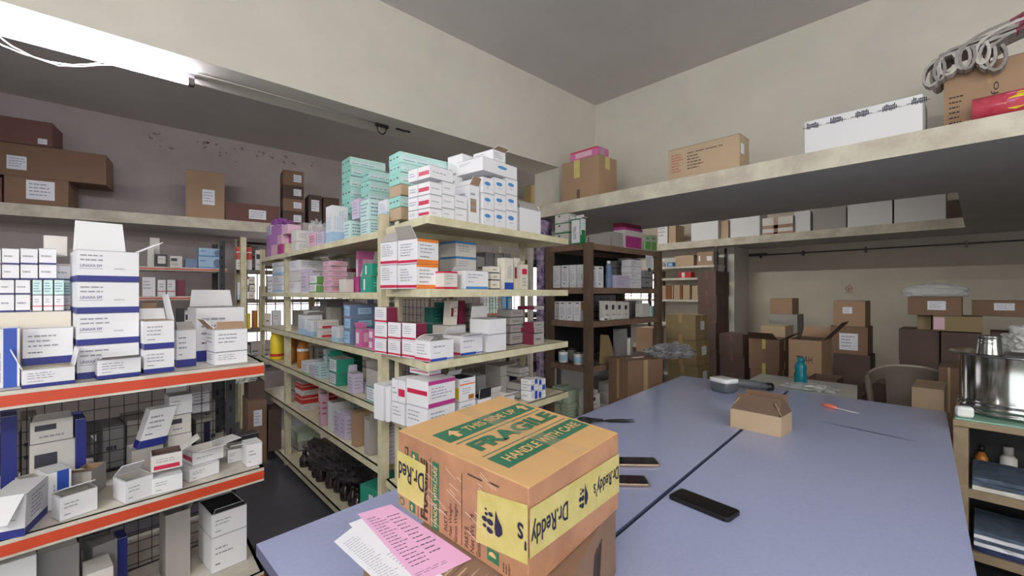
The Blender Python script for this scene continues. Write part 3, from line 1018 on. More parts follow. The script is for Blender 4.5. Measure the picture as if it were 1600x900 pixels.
# ================================================================ racks
def post_mesh(z1, m, s=.038, flipx=1, flipy=1, slots=True, z0=0.0, solid=False):
    mb = MB()
    t = .003
    def B(a0, a1, b0, b1):
        mb.box(min(a0 * flipx, a1 * flipx), max(a0 * flipx, a1 * flipx), min(b0 * flipy, b1 * flipy), max(b0 * flipy, b1 * flipy), z0, z1, m)
    if solid:
        B(0, s, 0, s)
        return mb
    B(0, s, 0, t)
    B(0, t, t, s)
    if slots:
        z = z0 + .06
        while z < z1 - .05:
            for side in (0, 1):
                e = .0006
                if side == 0:
                    y = -e * flipy
                    a0, a1 = s * .4 * flipx, s * .65 * flipx
                    p = [(a0, y, z), (a1, y, z), (a1, y, z + .028), (a0, y, z + .028)]
                else:
                    x = -e * flipx
                    a0, a1 = s * .4 * flipy, s * .65 * flipy
                    p = [(x, a0, z), (x, a1, z), (x, a1, z + .028), (x, a0, z + .028)]
                mb.poly(p, 'slot_black')
            z += .1
    return mb


def shelf_mb(poly, z, m, edge=None, lip=.035):
    mb = MB()
    edge = edge or m
    n = len(poly)
    mb.poly([(x, y, z) for x, y in poly], m)
    mb.poly([(x, y, z - .004) for x, y in poly][::-1], m)
    cx = sum(p[0] for p in poly) / n
    cy = sum(p[1] for p in poly) / n
    for i in range(n):
        a, b = poly[i], poly[(i + 1) % n]
        e = Vector((b[0] - a[0], b[1] - a[1])).normalized()
        inw = Vector((-e.y, e.x))
        if inw.dot(Vector((cx - a[0], cy - a[1]))) < 0:
            inw = -inw
        w = inw * .012
        a2, b2 = (a[0] + w.x, a[1] + w.y), (b[0] + w.x, b[1] + w.y)
        q = [(a[0], a[1]), (b[0], b[1]), b2, a2]
        vs = [(x, y, z - lip) for x, y in q] + [(x, y, z) for x, y in q]
        mb.mesh(vs, [(0, 3, 2, 1), (4, 5, 6, 7), (0, 1, 5, 4), (1, 2, 6, 5), (2, 3, 7, 6), (3, 0, 4, 7)], edge)
    return mb


def wire_mesh(p0, p1, z0, z1, step, m, r=.0012):
    """welded wire grid in the vertical plane through p0-p1"""
    mb = MB()
    d = Vector((p1[0] - p0[0], p1[1] - p0[1]))
    L_ = d.length
    u = d.normalized()
    nn = Vector((-u.y, u.x))
    def bar(a, b, za, zb):
        A = Vector(p0) + u * a
        B = Vector(p0) + u * b
        w = nn * r
        if za == zb:
            vs = [(A.x - w.x, A.y - w.y, za - r), (B.x - w.x, B.y - w.y, za - r), (B.x + w.x, B.y + w.y, za - r), (A.x + w.x, A.y + w.y, za - r),
                  (A.x - w.x, A.y - w.y, za + r), (B.x - w.x, B.y - w.y, za + r), (B.x + w.x, B.y + w.y, za + r), (A.x + w.x, A.y + w.y, za + r)]
        else:
            q = [(A.x - u.x * r - w.x, A.y - u.y * r - w.y), (A.x + u.x * r - w.x, A.y + u.y * r - w.y),
                 (A.x + u.x * r + w.x, A.y + u.y * r + w.y), (A.x - u.x * r + w.x, A.y - u.y * r + w.y)]
            vs = [(x, y, za) for x, y in q] + [(x, y, zb) for x, y in q]
        mb.mesh(vs, [(0, 3, 2, 1), (4, 5, 6, 7), (0, 1, 5, 4), (1, 2, 6, 5), (2, 3, 7, 6), (3, 0, 4, 7)], m)
    a = 0.0
    while a <= L_ + 1e-6:
        bar(a, a, z0, z1)
        a += step
    z = z0
    while z <= z1 + 1e-6:
        bar(0, L_, z, z)
        z += step
    return mb


def rack(name, label, cat, posts, polys, zs, mpost, mshelf, edge=None, ztop=None, zbot=0.0, slots=None, solid=False,
         s=.038, lip=.035, strip=None, group=None, post_z0=0.0):
    """posts: (x, y, flipx, flipy); polys: one polygon or one per shelf; zs: shelf tops"""
    t = thing(name, label, cat, (posts[0][0], posts[0][1], 0), 0, group)
    if slots is None:
        slots = mpost == 'dark_steel'
    ox, oy = posts[0][0], posts[0][1]
    for (x, y, fx, fy) in posts:
        p = post_mesh(ztop or max(zs), mpost, s, fx, fy, slots, post_z0, solid).build('post', t)
        xs_, ys_ = sorted((x, x + fx * s)), sorted((y, y + fy * s))
        POSTS.append(([(xs_[0], ys_[0]), (xs_[1], ys_[0]), (xs_[1], ys_[1]), (xs_[0], ys_[1])], 0, ztop or max(zs)))
        p.location = (x - ox, y - oy, 0)
    for i, z in enumerate(zs):
        poly = polys[i] if isinstance(polys[0][0], (list, tuple)) else polys
        mb = shelf_mb([(x - ox, y - oy) for x, y in poly], z, mshelf, edge, lip)
        sh = mb.build('shelf', t)
        SURF.append((poly, z))
        if strip:
            a, b = poly[0], poly[1]
            e = Vector((b[0] - a[0], b[1] - a[1])).normalized()
            nn = Vector((e.y, -e.x)) * .0012
            m2 = MB()
            zz0, zz1 = z - lip + .008, z - .012
            A = (a[0] - ox + nn.x, a[1] - oy + nn.y)
            B = (b[0] - ox + nn.x, b[1] - oy + nn.y)
            m2.poly([(A[0], A[1], zz0), (B[0], B[1], zz0), (B[0], B[1], zz1), (A[0], A[1], zz1)], strip)
            st_ = m2.build('front_strip', sh)
            st_['label'] = 'orange red plastic label strip'
    return t


# --- left foreground rack, white shelves with orange front strips
LRp = [(-1.0, 1.753), (.456, 1.926), (.468, 2.346), (-.95, 2.18)]
LRz = [1.125, .71, .30]
LR = rack('steel_rack', 'white steel rack with orange strips along the shelf fronts, left foreground', 'shelf',
          [(.43, 2.30, -1, 1), (-.93, 2.135, 1, 1)], LRp, LRz, 'dark_steel', 'white_steel', ztop=1.125, lip=.052, strip='orange_strip')
m_ = wire_mesh((-.93 - .43, 2.195 - 2.30), (.40 - .43, 2.352 - 2.30), .05, 1.06, .043, 'wire')
m_.build('wire_mesh', LR)
LL = Line((-1.0, 1.753), (.456, 1.926))

# --- its twin standing back to back behind it
LBp = [(-1.0, 2.24), (.47, 2.41), (.47, 2.78), (-1.0, 2.62)]
rack('steel_rack', 'dark posted steel rack standing back to back behind the orange striped rack', 'shelf',
     [(.45, 2.74, -1, 1), (-.95, 2.58, 1, 1)], LBp, [1.10, .66, .25], 'dark_steel', 'white_steel', ztop=1.10, lip=.04)
LB = Line((-1.0, 2.24), (.47, 2.41))

# --- middle cream rack, long side along the aisle
A_Z = [1.715, 1.40, 1.09, .81, .505, .085]
Ap = [(1.045, 4.55), (1.02, 2.10), (1.48, 2.10), (1.505, 4.55)]
RA = rack('steel_rack', 'long cream steel rack full of small medicine boxes along the dark aisle', 'shelf',
          [(1.018, 2.06, 1, 1), (1.06, 3.82, 1, 1), (1.046, 4.56, 1, -1), (1.50, 2.10, -1, 1), (1.52, 3.82, -1, 1), (1.52, 4.56, -1, -1)],
          Ap, A_Z, 'cream_steel', 'cream_steel', 'cream_edge', ztop=1.80, s=.042)
wire_mesh((.505, .06), (.505, 2.48), .1, 1.68, .05, 'wire').build('wire_mesh', RA)
LA = Line((1.045, 4.55), (1.02, 2.10), .455, {'L': 'F', 'F': 'R', 'R': 'L'})

# --- its end unit facing the table
C_Z = [1.725, 1.415, 1.105, .80, .46]
Cp = [(.98, 1.57), (2.05, 1.70), (2.03, 2.07), (1.03, 2.035)]
RC = rack('steel_rack', 'cream steel end rack facing the blue table, stacked with white medicine cartons', 'shelf',
          [(1.975, 2.04, 1, -1), (1.075, 2.03, 1, -1)], Cp, C_Z, 'cream_steel', 'cream_steel', 'cream_edge', ztop=1.76, s=.042)
wire_mesh((-.85, .045), (.05, .045), .1, 1.68, .05, 'wire_cream').build('wire_mesh', RC)
LC = Line((.98, 1.57), (2.05, 1.70), .40)
LCs = Line((1.03, 2.035), (.98, 1.57))

# --- brown wooden rack under the loft
D_Z = [1.81, 1.44, 1.155, .78]
Dp = [(2.92, 2.20), (4.10, 2.20), (4.10, 2.66), (2.92, 2.66)]
RD = rack('wooden_rack', 'worn brown wooden rack under the concrete loft', 'shelf',
          [(2.905, 2.185, 1, 1), (4.115, 2.185, -1, 1), (2.905, 2.675, 1, -1), (4.115, 2.675, -1, -1)], Dp, D_Z,
          'brown_wood', 'grey_wood', 'brown_edge', ztop=1.815, s=.06, slots=False, solid=True, lip=.05)
LDf = Line((2.90, 2.185), (4.12, 2.185))
LDl = Line((2.905, 2.675), (2.905, 2.185), .6, {'L': 'F', 'F': 'R', 'R': 'L'})
mb = MB()
mb.box(.07, 1.14, .478, .484, .78, 1.80, 'blackbox')
mb.build('back_panel', RD)

# --- grey rack behind it carrying the purple cartons
Ep = [(2.84, 2.80), (3.7, 2.80), (3.7, 3.2), (2.84, 3.2)]
rack('steel_rack', 'narrow grey steel rack behind the brown wooden one, purple cartons on it', 'shelf',
     [(2.82, 2.78, 1, 1), (3.72, 2.78, -1, 1), (2.82, 3.22, 1, -1), (3.72, 3.22, -1, -1)], Ep, [1.70, 1.2, .7], 'white_steel', 'grey_wood', ztop=1.98)
LE = Line((2.84, 2.80), (3.7, 2.80))
LEl = Line((2.84, 3.2), (2.84, 2.80))

# --- racks on the back wall
Gp = [(-1.3, 5.62), (.95, 5.50), (.95, 5.95), (-1.3, 6.05)]
rack('steel_rack', 'rack with orange edged shelves against the far wall, left of the cream framed rack', 'shelf',
     [(.93, 5.50, -1, 1), (.93, 5.95, -1, -1), (-1.28, 5.62, 1, 1), (-1.28, 6.05, 1, -1)], Gp, [1.655, 1.36, 1.0, .6], 'dark_steel', 'white_steel', ztop=1.95, strip='orange_strip', s=.05)
LG = Line((-1.3, 5.62), (.95, 5.50))
Hp = [(1.03, 5.17), (2.1, 5.02), (2.1, 5.36), (1.03, 5.44)]
rack('steel_rack', 'cream framed rack in front of the far bright window', 'shelf',
     [(1.01, 5.16, 1, 1), (2.12, 5.01, -1, 1), (1.01, 5.45, 1, -1), (2.12, 5.37, -1, -1)], Hp, [1.96, 1.635, 1.325, 1.02, .6], 'cream_steel', 'grey_wood', ztop=1.97, s=.05)
LH = Line((1.03, 5.17), (2.1, 5.02))
Jp = [(3.3, 4.85), (4.75, 4.85), (4.75, 5.2), (3.3, 5.2)]
rack('steel_rack', 'far rack with an orange edged shelf seen through the end rack', 'shelf',
     [(3.28, 4.83, 1, 1), (4.77, 4.83, -1, 1), (3.28, 5.22, 1, -1), (4.77, 5.22, -1, -1)], Jp, [1.55, 1.10, .65], 'brown_wood', 'white_steel', ztop=1.9, strip='orange_strip')
LJ = Line((3.3, 4.85), (4.75, 4.85))
# --- rack against the partition under the far loft
Kp = [(6.62, 4.9), (6.62, 2.66), (6.97, 2.66), (6.97, 4.9)]
rack('steel_rack', 'pale shelved rack under the far loft beside the light pillar', 'shelf',
     [(6.60, 2.64, 1, 1), (6.60, 3.72, 1, 1), (6.98, 2.64, -1, 1), (6.60, 4.92, 1, -1), (6.98, 4.92, -1, -1)], Kp, [1.815, 1.63, 1.29, .9, .5], 'dark_steel', 'white_steel', ztop=2.08)
LK = Line((6.62, 4.9), (6.62, 2.66))

# ================================================================ tables
TZ = .76
def tabletop(name, label, q, m, edge, th=.03, zt=TZ, legs=True, extra=None):
    t = thing(name, label, 'table', (q[0][0], q[0][1], 0))
    ox, oy = q[0]
    mb = slab('t', [(x - ox, y - oy) for x, y in q], zt - th, zt, m, edge, edge)
    mb.build('tabletop', t)
    cx = sum(p[0] for p in q) / 4
    cy = sum(p[1] for p in q) / 4
    for x, y in q:
        lx, ly = x + (cx - x) * .06, y + (cy - y) * .16
        b = MB()
        b.box(lx - ox - .02, lx - ox + .02, ly - oy - .02, ly - oy + .02, 0, zt - th, 'dark_steel', .003)
        b.build('leg', t)
    b = MB()
    q2 = [(x + (cx - x) * .06 - ox, y + (cy - y) * .16 - oy) for x, y in q]
    for i in range(4):
        p0, p1 = q2[i], q2[(i + 1) % 4]
        b.tube([(p0[0], p0[1], zt - th - .022), (p1[0], p1[1], zt - th - .022)], .018, 'dark_steel', 4)
    b.build('apron', t)
    SURF.append((q, zt))
    return t


TL = tabletop('work_table', 'blue laminate table on the near aisle side, left of the black seam',
              [(.300, .602), (3.285, .856), (3.240, 1.556), (.279, 1.253)], 'laminate', 'laminate_edge')
TR = tabletop('work_table', 'blue laminate table on the right of the black seam',
              [(.32, -.067), (3.30, .120), (3.285, .842), (.300, .588)], 'laminate', 'laminate_edge')
tabletop('side_table', 'small greyish white table beyond the end of the blue tables',
         [(3.312, .50), (3.82, .575), (3.80, 1.18), (3.30, 1.15)], 'white_laminate', 'greyboard', zt=.755)

# ================================================================ boxes on the shelves
def kx(tape=None, lab=None, seam=True, face='F', lines=4, tapeside=True, txt=(), marks=(), prints=()):
    """tape, paper label, flap seam and lettering of a brown carton"""
    def f(sk):
        r = random.Random(CNT[0] * 7 + 3)
        if seam:
            sk.rect('T', .0, .493, 1, .507, 'kraft_inside', 1)
        if tape:
            sk.rect('T', .0, .46, 1, .54, tape, 1.6)
            for s_ in 'LR':
                sk.rect(s_, .44, .62, .56, 1, tape, 1.2)
                sk.rect(s_, .44, 0, .56, .25, tape, 1.2)
            if tapeside:
                sk.rect('F', .44, .68, .56, 1, tape, 1.2)
                sk.rect('F', .44, 0, .56, .22, tape, 1.2)
        if lab:
            u0, v0, u1, v1 = lab
            sk.rect(face, u0, v0, u1, v1, 'paper', 2)
            sk.lines(face, u0 + (u1 - u0) * .1, v0 + (v1 - v0) * .15, u0 + (u1 - u0) * .92, v0 + (v1 - v0) * .9, lines, 'print_grey', r, lay=3)
        for a in txt:
            sk.text(*a)
        for a in marks:
            sk.rect(*a)
        for a in prints:
            sk.lines(*a, r, lay=2)
    return f


def putc(L, off, px0, px1, y0, y1, depth, m, label, **kw):
    ex = {k: kw.pop(k) for k in ('tape', 'lab', 'seam', 'face', 'lines', 'tapeside', 'txt', 'marks', 'prints') if k in kw}
    kw.setdefault('name', 'carton')
    kw.setdefault('cat', 'carton')
    kw.setdefault('inner', 'kraft_inside')
    return put(L, off, px0, px1, y0, y1, depth, m, label, extra=kx(**ex), **kw)


G = dict(group='medicine boxes on the orange striped rack')
# ---- top shelf, left rack
for i in range(4):
    yb, yt = 586 - i * 48.5, 586 - (i + 1) * 48.5
    kw = dict(open_top=True, flaps=(('B', .115, 100), ('R', .08, 150))) if i == 3 else {}
    put(LL, .07, 119, 218, yt, yb, .19, 'linaxa',
        'white navy banded carton in the tall stack on the striped rack, %s' %
        ['bottom of four', 'second from bottom', 'third from bottom', 'topmost, lid open'][i], group='tall stack of blue banded white cartons', **kw)
put(LL, .012, 151, 221, 560, 600, .052, 'bluefoot', 'low white box with navy foot and rounded lid before the tall carton stack', open_top=True, flaps=(('F', .03, 160),), **G)
put(LL, .02, 224, 273, 545, 592, .1, 'bluefoot', 'lower of two small white boxes with navy foot right of the tall carton stack', **G)
put(LL, .02, 224, 273, 501, 545, .1, 'bluefoot', 'upper of two small white boxes with navy foot, brown inside and tall raised flap', open_top=True, inner='kraft_pale', flaps=(('R', .09, 80), ('B', .04, 110)), **G)
put(LL, .1, 275, 307, 515, 572, .06, 'bluefoot', 'narrow white box with navy foot and pointed lid, right of the two small boxes', open_top=True, flaps=(('F', .04, 40),), **G)
put(LL, .2, 306, 382, 480, 566, .12, 'bluefoot', 'tall white open carton with raised lid at the right end of the upper shelf', open_top=True, flaps=(('B', .07, 95),), **G)
put(LL, .04, 335, 387, 549, 577, .1, 'white', 'lower of two cream backed white boxes at the shelf corner', **G)
put(LL, .04, 335, 387, 514, 549, .1, 'white', 'upper of two white boxes at the shelf corner, brown slot in its opened lid', open_top=True, inner='kraft', flaps=(('F', .03, 60), ('L', .05, 130)), **G)
put(LL, .0, 33, 118, 575, 612, .13, 'bluefoot', 'wide open white carton with folded back lid at the left front of the upper shelf', open_top=True, inner='cream_card', flaps=(('B', .07, 75), ('L', .06, 110), ('R', .05, 100)), **G)
put(LL, .06, -14, 32, 513, 608, .1, 'bluevert', 'white box with wide royal blue upright stripe at the left picture edge', **G)
put(LL, .18, -34, 112, 487, 585, .22, 'cream_card', 'large cream lidded carton under the wrapped white packs, left of the tall stack', **G)
put(LL, .10, 34, 115, 512, 580, .05, 'bluefoot', 'flat blister pack box behind the wide open carton', **G)
for r_, (yt, yb) in enumerate([(461, 485), (437, 460)]):
    for k in range(4):
        put(LL, .19, 50 + k * 17, 66.5 + k * 17, yt, yb, .08, 'pinkfoot' if r_ == 0 else 'aquapack',
            'tiny clear pack %s beside the tall carton stack, %s of four' % (('with a crimson foot', 'with pale print')[r_], ['first', 'second', 'third', 'last'][k]), group='clear wrapped crimson footed packs')
for r_, (yt, yb, xs) in enumerate([(460, 485, [-26, -2, 23, 48]), (437, 460, [-26, -2, 23, 48]), (413, 436, [-26, 2, 31, 60, 89, 118]), (388, 412, [-26, 2, 31, 60, 89])]):
    for k in range(len(xs) - 1):
        put(LL, .19, xs[k], xs[k + 1], yt, yb, .13, 'packrow', 'small white wrapped pack beside the tall carton stack, %s row, %s from left' %
            (['bottom', 'second', 'third', 'top'][r_], ['cut first', 'second', 'third', 'fourth', 'fifth'][k]), group='film wrapped white packs')
put(LL, .33, 68, 106, 368, 400, .04, 'offwhite', 'blank white carton back standing behind the wrapped packs', sup=False, reg=False, **G)
# ---- middle shelf, left rack
H = dict(group='tumbled boxes on the middle shelf of the orange striped rack')
put(LL, .02, 188, 236, 748, 785, .09, 'whitelow', 'small white box with a dark grey flap, middle shelf of the striped rack', open_top=True, flaps=(('B', .06, 40, 'blackbox'),), jit=12, **H)
put(LL, .02, 241, 288, 742, 774, .09, 'whitelow', 'squat white box standing under the tilted open box, middle shelf', jit=-6, **H)
put(LL, .03, 239, 288, 708, 741, .08, 'redchip', 'small white box lying open toward the right with a crimson mark, on the squat box', open_top=True, inner='kraft_dark', flaps=(('R', .06, 150),), jit=-8, **H)
put(LL, .06, 290, 341, 727, 762, .09, 'whitelow', 'small white carton right of the squat box, middle shelf of the striped rack', jit=10, **H)
put(LL, .08, 296, 348, 702, 727, .09, 'redleft2', 'crumpled open white box with a magenta stripe lying on the small carton', open_top=True, inner='offwhite', flaps=(('R', .07, 175), ('F', .05, 165)), jit=8, **H)
put(LL, .14, 360, 385, 700, 742, .09, 'whitelow', 'small white box with torn open lid near the right end of the middle shelf', open_top=True, flaps=(('F', .05, 150), ('L', .04, 140)), jit=-12, **H)
put(LL, .04, 387, 411, 692, 738, .12, 'whitelow', 'white box with black back at the right end of the middle shelf', jit=-4, **H)
put(LL, .30, 378, 405, 678, 712, .06, 'blackbox', 'black box behind the last white box of the middle shelf', **H)
put(LL, .0, -6, 62, 775, 838, .15, 'linaxa', 'large white tablet carton tilted on the middle shelf at the left picture edge', jit=-20, shear=(.0, .012), open_top=False, flaps=(('F', .1, 210),), **H)
put(LL, .14, 32, 64, 755, 800, .09, 'cream_card', 'cream open carton lying between the tilted tablet carton and the blue striped one', jit=15, open_top=True, **H)
put(LL, .12, 66, 108, 740, 800, .09, 'bluevert', 'white carton with navy upright stripe lying on the middle shelf', jit=12, **H)
put(LL, .03, 86, 150, 770, 808, .06, 'whitelow', 'long low white box with loose lid, middle shelf left', jit=14, open_top=True, flaps=(('B', .07, 20),), **H)
put(LL, .17, 124, 160, 735, 785, .09, 'greyboard', 'grey open box leaning behind the long low box', jit=-30, open_top=True, inner='kraft', flaps=(('F', .04, 150),), **H)
put(LL, .3, 45, 118, 690, 780, .1, 'whiteblack', 'shaded grey carton at the back of the middle shelf, lower of the two', **H)
put(LL, .3, 46, 115, 655, 690, .1, 'whiteblack', 'shaded grey carton at the back of the middle shelf, upper of the two', open_top=True, flaps=(('F', .03, 130),), **H)
put(LL, .26, 118, 136, 655, 770, .14, 'navy', 'narrow dark navy carton at the back of the middle shelf', **H)
put(LL, .3, 0, 28, 650, 790, .1, 'navy', 'deep blue carton behind the tilted tablet carton', **H)
put(LL, .24, 205, 256, 700, 760, .1, 'greyboard', 'grey carton under the tilted printed one at the back of the middle shelf', **H)
put(LL, .25, 212, 258, 640, 700, .05, 'bluefoot', 'tilted upright white carton with navy foot at the back of the middle shelf', jit=6, shear=(.04, .0), **H)
put(LL, .28, 262, 300, 678, 752, .08, 'offwhite', 'lowest of three small boxes stacked at the back near the mesh', **H)
put(LL, .28, 262, 299, 648, 678, .08, 'whiteblack', 'middle of three small boxes stacked at the back near the mesh', **H)
put(LL, .28, 264, 301, 617, 648, .08, 'whitelow', 'top one of three small boxes stacked at the back near the mesh', open_top=True, flaps=(('B', .04, 60),), **H)
# ---- lowest shelf, left rack
putk = dict(group='cartons on the lowest shelf of the orange striped rack')
put(LL, .13, 330, 386, 832, 878, .17, 'whitelow', 'white carton at the right end of the lowest shelf, lower of the two', **putk)
put(LL, .13, 330, 386, 796, 832, .17, 'whitelow', 'open white carton at the right end of the lowest shelf, dark inside', open_top=True, inner='blackbox', flaps=(('B', .09, 60), ('F', .02, 110)), **putk)
put(LL, .2, 258, 298, 800, 890, .1, 'greyboard', 'shaded grey open carton left of the white ones on the lowest shelf', open_top=True, flaps=(('B', .06, 80), ('R', .05, 120)), **putk)
put(LL, .25, 138, 180, 850, 930, .1, 'greyboard2', 'dim grey carton leaning on the lowest shelf behind the mesh', jit=10, **putk)
put(LL, .2, 60, 130, 855, 930, .12, 'greyboard2', 'dim wide grey carton on the lowest shelf, left of the leaning one', jit=-8, open_top=True, flaps=(('F', .05, 120),), **putk)
put(LL, .1, -10, 58, 875, 960, .14, 'whitelow', 'grey white printed carton at the bottom left picture corner', **putk)
put(LL, .1, 134, 178, 890, 950, .1, 'offwhite', 'pale carton at the bottom picture edge on the lowest shelf', **putk)
put(LL, .28, 183, 200, 840, 905, .08, 'navy', 'dark navy box deep on the lowest shelf', **putk)
# ---- clutter on the back-to-back rack, seen through the mesh
i = 0
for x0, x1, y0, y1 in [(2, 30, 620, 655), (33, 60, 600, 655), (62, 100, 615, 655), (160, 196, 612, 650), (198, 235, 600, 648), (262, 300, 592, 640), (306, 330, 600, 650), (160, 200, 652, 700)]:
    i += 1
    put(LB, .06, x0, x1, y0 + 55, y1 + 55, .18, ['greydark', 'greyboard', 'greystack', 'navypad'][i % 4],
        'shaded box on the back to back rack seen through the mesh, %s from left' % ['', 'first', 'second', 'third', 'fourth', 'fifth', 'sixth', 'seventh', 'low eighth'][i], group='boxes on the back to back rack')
for k, (x0, x1, y0, y1, s_) in enumerate([(300, 328, 612, 650, 'white'), (302, 330, 650, 695, 'bluefoot'), (332, 362, 640, 690, 'greystack')]):
    put(LB, .02, x0, x1, y0, y1, .14, s_, 'box behind the mesh near the dark slotted post, %s' % ['topmost of two', 'with navy foot, under another', 'grey one next to the post'][k], group='boxes on the back to back rack')

# ================================================================ middle rack, long side (faces toward the aisle)
K = dict(group='boxes on the top shelf of the long cream rack')
for i in range(3):
    for k in range(4):
        put(LA, .02, 416 + k * 8.4, 424 + k * 8.4, 383 - i * 15 - k * .6, 398 - i * 15 - k, .1, ['purple', 'lilac', 'pink', 'purple', 'magenta'][(i * 3 + k * 2) % 5],
            'small purple pink pack at the far end of the long rack, %s row, %s' % (['bottom', 'middle', 'top'][i], ['farthest', 'second', 'third', 'nearest'][k]), jit=(k % 2) * 4 - 2, group='purple pink packs')
for i, (y0, y1) in enumerate([(378, 396), (360, 378)]):
    put(LA, .03, 455, 463, y0, y1, .17, 'maroonend', 'white box with a maroon end mark, far on the long rack, %s one' % ['lower', 'upper'][i], **K)
put(LA, .22, 466, 474, 349, 380, .16, 'greystack', 'grey printed carton behind the maroon marked boxes', **K)
stack(LA, .02, 482, 494, [390, 363], .05, 'pinkbox', 'pale pink upright box beside the lilac packs', group=K['group'])
put(LA, .02, 495, 506, 362, 388, .06, 'lilac', 'lilac white upright box right of the pale pink one', **K)
put(LA, .02, 509, 519, 322, 387, .1, 'bluewhite', 'tall film wrapped bluish white pack on the long rack', **K)
put(LA, .03, 521, 536, 352, 384, .09, 'lilac', 'low lilac wrapped pack before the tall aqua stack', **K)
put(LA, .02, 538, 548, 345, 380, .1, 'aquapack', 'aqua wrapped pack at the foot of the tall aqua stack', **K)
stack(LA, .17, 534, 548, [374, 346, 328, 311, 295, 278, 262, 248], .25, 'aqua', 'wide aqua medicine pack, tallest aqua stack on the long rack', jit=1.5, group='tall aqua stack')
stack(LA, .03, 550, 561, [377, 344, 311], .09, 'lilac', 'lilac wrapped pack in front of the aqua stacks', group='lilac packs before the aqua stacks')
stack(LA, .15, 564, 577, [372, 352, 332, 316, 300, 284, 268], .17, 'aqua', 'aqua medicine pack, shorter aqua stack right of the tallest', jit=-1.5, group='short aqua stack')
put(LA, .03, 563, 577, 345, 372, .1, 'aquapack', 'aqua film pack at the shelf edge below the shorter aqua stack', **K)
put(LA, .03, 563, 577, 312, 345, .1, 'aquapack', 'second aqua film pack at the shelf edge, on the other', **K)
stack(LA, .02, 586, 599, [368, 340, 312], .12, 'bluewhite', 'pale blue striped pack by the middle post', group='pale blue packs by the post')
# bundle stack on top of the end unit, alternating aqua packs and brown card trays
stack(LA, .05, 608, 626, [366, 345, 325, 308, 290, 272, 258, 240], .36, ['aqua', 'kraft_pale', 'aqua', 'kraft_pale', 'aqua', 'aqua'], 'film wrapped tray of aqua packs behind the red marked stack', jit=1.0, group='film wrapped aqua trays', name='wrapped_bundle', cat='bundle')

K = dict(group='boxes on the second shelf of the long cream rack')
stack(LA, .03, 425, 441, [459, 445, 430, 416, 402], .2, ['bluewhite', 'greenwhite'], 'pale green and white box left of the aisle post', group='pale boxes beyond the aisle post')
stack(LA, .03, 452, 467, [456, 440, 424, 407], .2, ['white', 'redchip', 'white'], 'white box right of the aisle post on the second shelf', group='white boxes by the aisle post')
put(LA, .02, 470, 480, 426, 456, .09, 'lilac', 'white torn box beside the white stack', open_top=True, flaps=(('L', .03, 120),), **K)
stack(LA, .02, 484, 494, [456, 444, 430], .09, 'greenlow', 'green fronted white box on the second shelf', group='green fronted boxes')
put(LA, .19, 482, 492, 396, 455, .16, 'steelblue', 'tall slate blue box behind the pink stack', **K)
stack(LA, .02, 505, 516, [456, 448, 440, 432, 424, 416, 408], .11, 'pinkbox', 'thin pink white box in the leaning pink stack', jit=3, group='leaning pink stack', top=dict(open_top=True, flaps=(('F', .03, 140),)))
put(LA, .02, 530, 540, 436, 456, .05, 'offwhite', 'cream open box left of the purple one', open_top=True, flaps=(('R', .05, 135),), **K)
put(LA, .04, 542, 552, 432, 457, .1, 'magenta', 'purple magenta box with white torn flap', open_top=True, flaps=(('R', .06, 120, 'white'),), **K)
put(LA, .2, 532, 550, 420, 457, .14, 'maroon', 'dark maroon carton at the back of the second shelf', **K)
put(LA, .12, 556, 561, 392, 455, .12, 'hotpink', 'tall magenta pink folder box on the second shelf', **K)
put(LA, .02, 563, 580, 432, 458, .08, 'teal', 'teal box with white upright panel by the middle post', **K)
put(LA, .02, 582, 598, 430, 458, .08, 'aquapack', 'pale aqua printed box right against the middle post', **K)
put(LA, .02, 566, 582, 412, 432, .1, 'teal', 'teal open box with grey lid on the teal boxes', open_top=True, flaps=(('R', .06, 100, 'greyboard'),), **K)

K = dict(group='boxes on the third shelf of the long cream rack')
put(LA, .02, 466, 477, 492, 521, .12, 'bluewhite', 'white and blue box with curled lid at the far end of the third shelf', open_top=True, flaps=(('R', .05, 150),), **K)
put(LA, .02, 480, 487, 500, 524, .1, 'bluewhite', 'small blue white box on the third shelf, second from the far post', **K)
put(LA, .14, 474, 484, 484, 515, .14, 'white', 'white carton behind the blue white ones on the third shelf', **K)
stack(LA, .02, 495, 501, [528, 514, 500], .12, 'redchip', 'white box with red mark on the third shelf', group='white boxes with a red mark')
put(LA, .2, 500, 511, 462, 525, .12, 'greyboard2', 'tall grey carton deep on the third shelf', **K)
put(LA, .14, 510, 517, 480, 530, .08, 'greyboard', 'grey leaning box beside the blue stack', shear=(-.01, 0), **K)
put(LA, .02, 518, 528, 510, 533, .08, 'bluewhite', 'small pale blue box left of the blue stack', **K)
stack(LA, .02, 537, 548, [537, 515, 496, 476], .15, 'bluebox', 'blue box in the blue stack on the third shelf', group='blue stack on the third shelf', top=dict(open_top=True, flaps=(('B', .04, 80),)))
stack(LA, .18, 562, 574, [535, 513, 500, 487, 474, 461], .2, 'greybluepile', 'grey blue carton in the pile near the middle post', group='grey blue pile')
put(LA, .02, 555, 565, 514, 541, .07, 'hotpink', 'crumpled bright pink pack on the third shelf', open_top=True, flaps=(('L', .04, 130),), **K)
stack(LA, .02, 575, 586, [547, 531, 515], .1, 'hotpink', 'pink white box next to the middle post', group='pink boxes by the middle post')
put(LA, .02, 588, 599, 512, 550, .1, 'hotpink', 'upright pink white box hard against the middle post', **K)

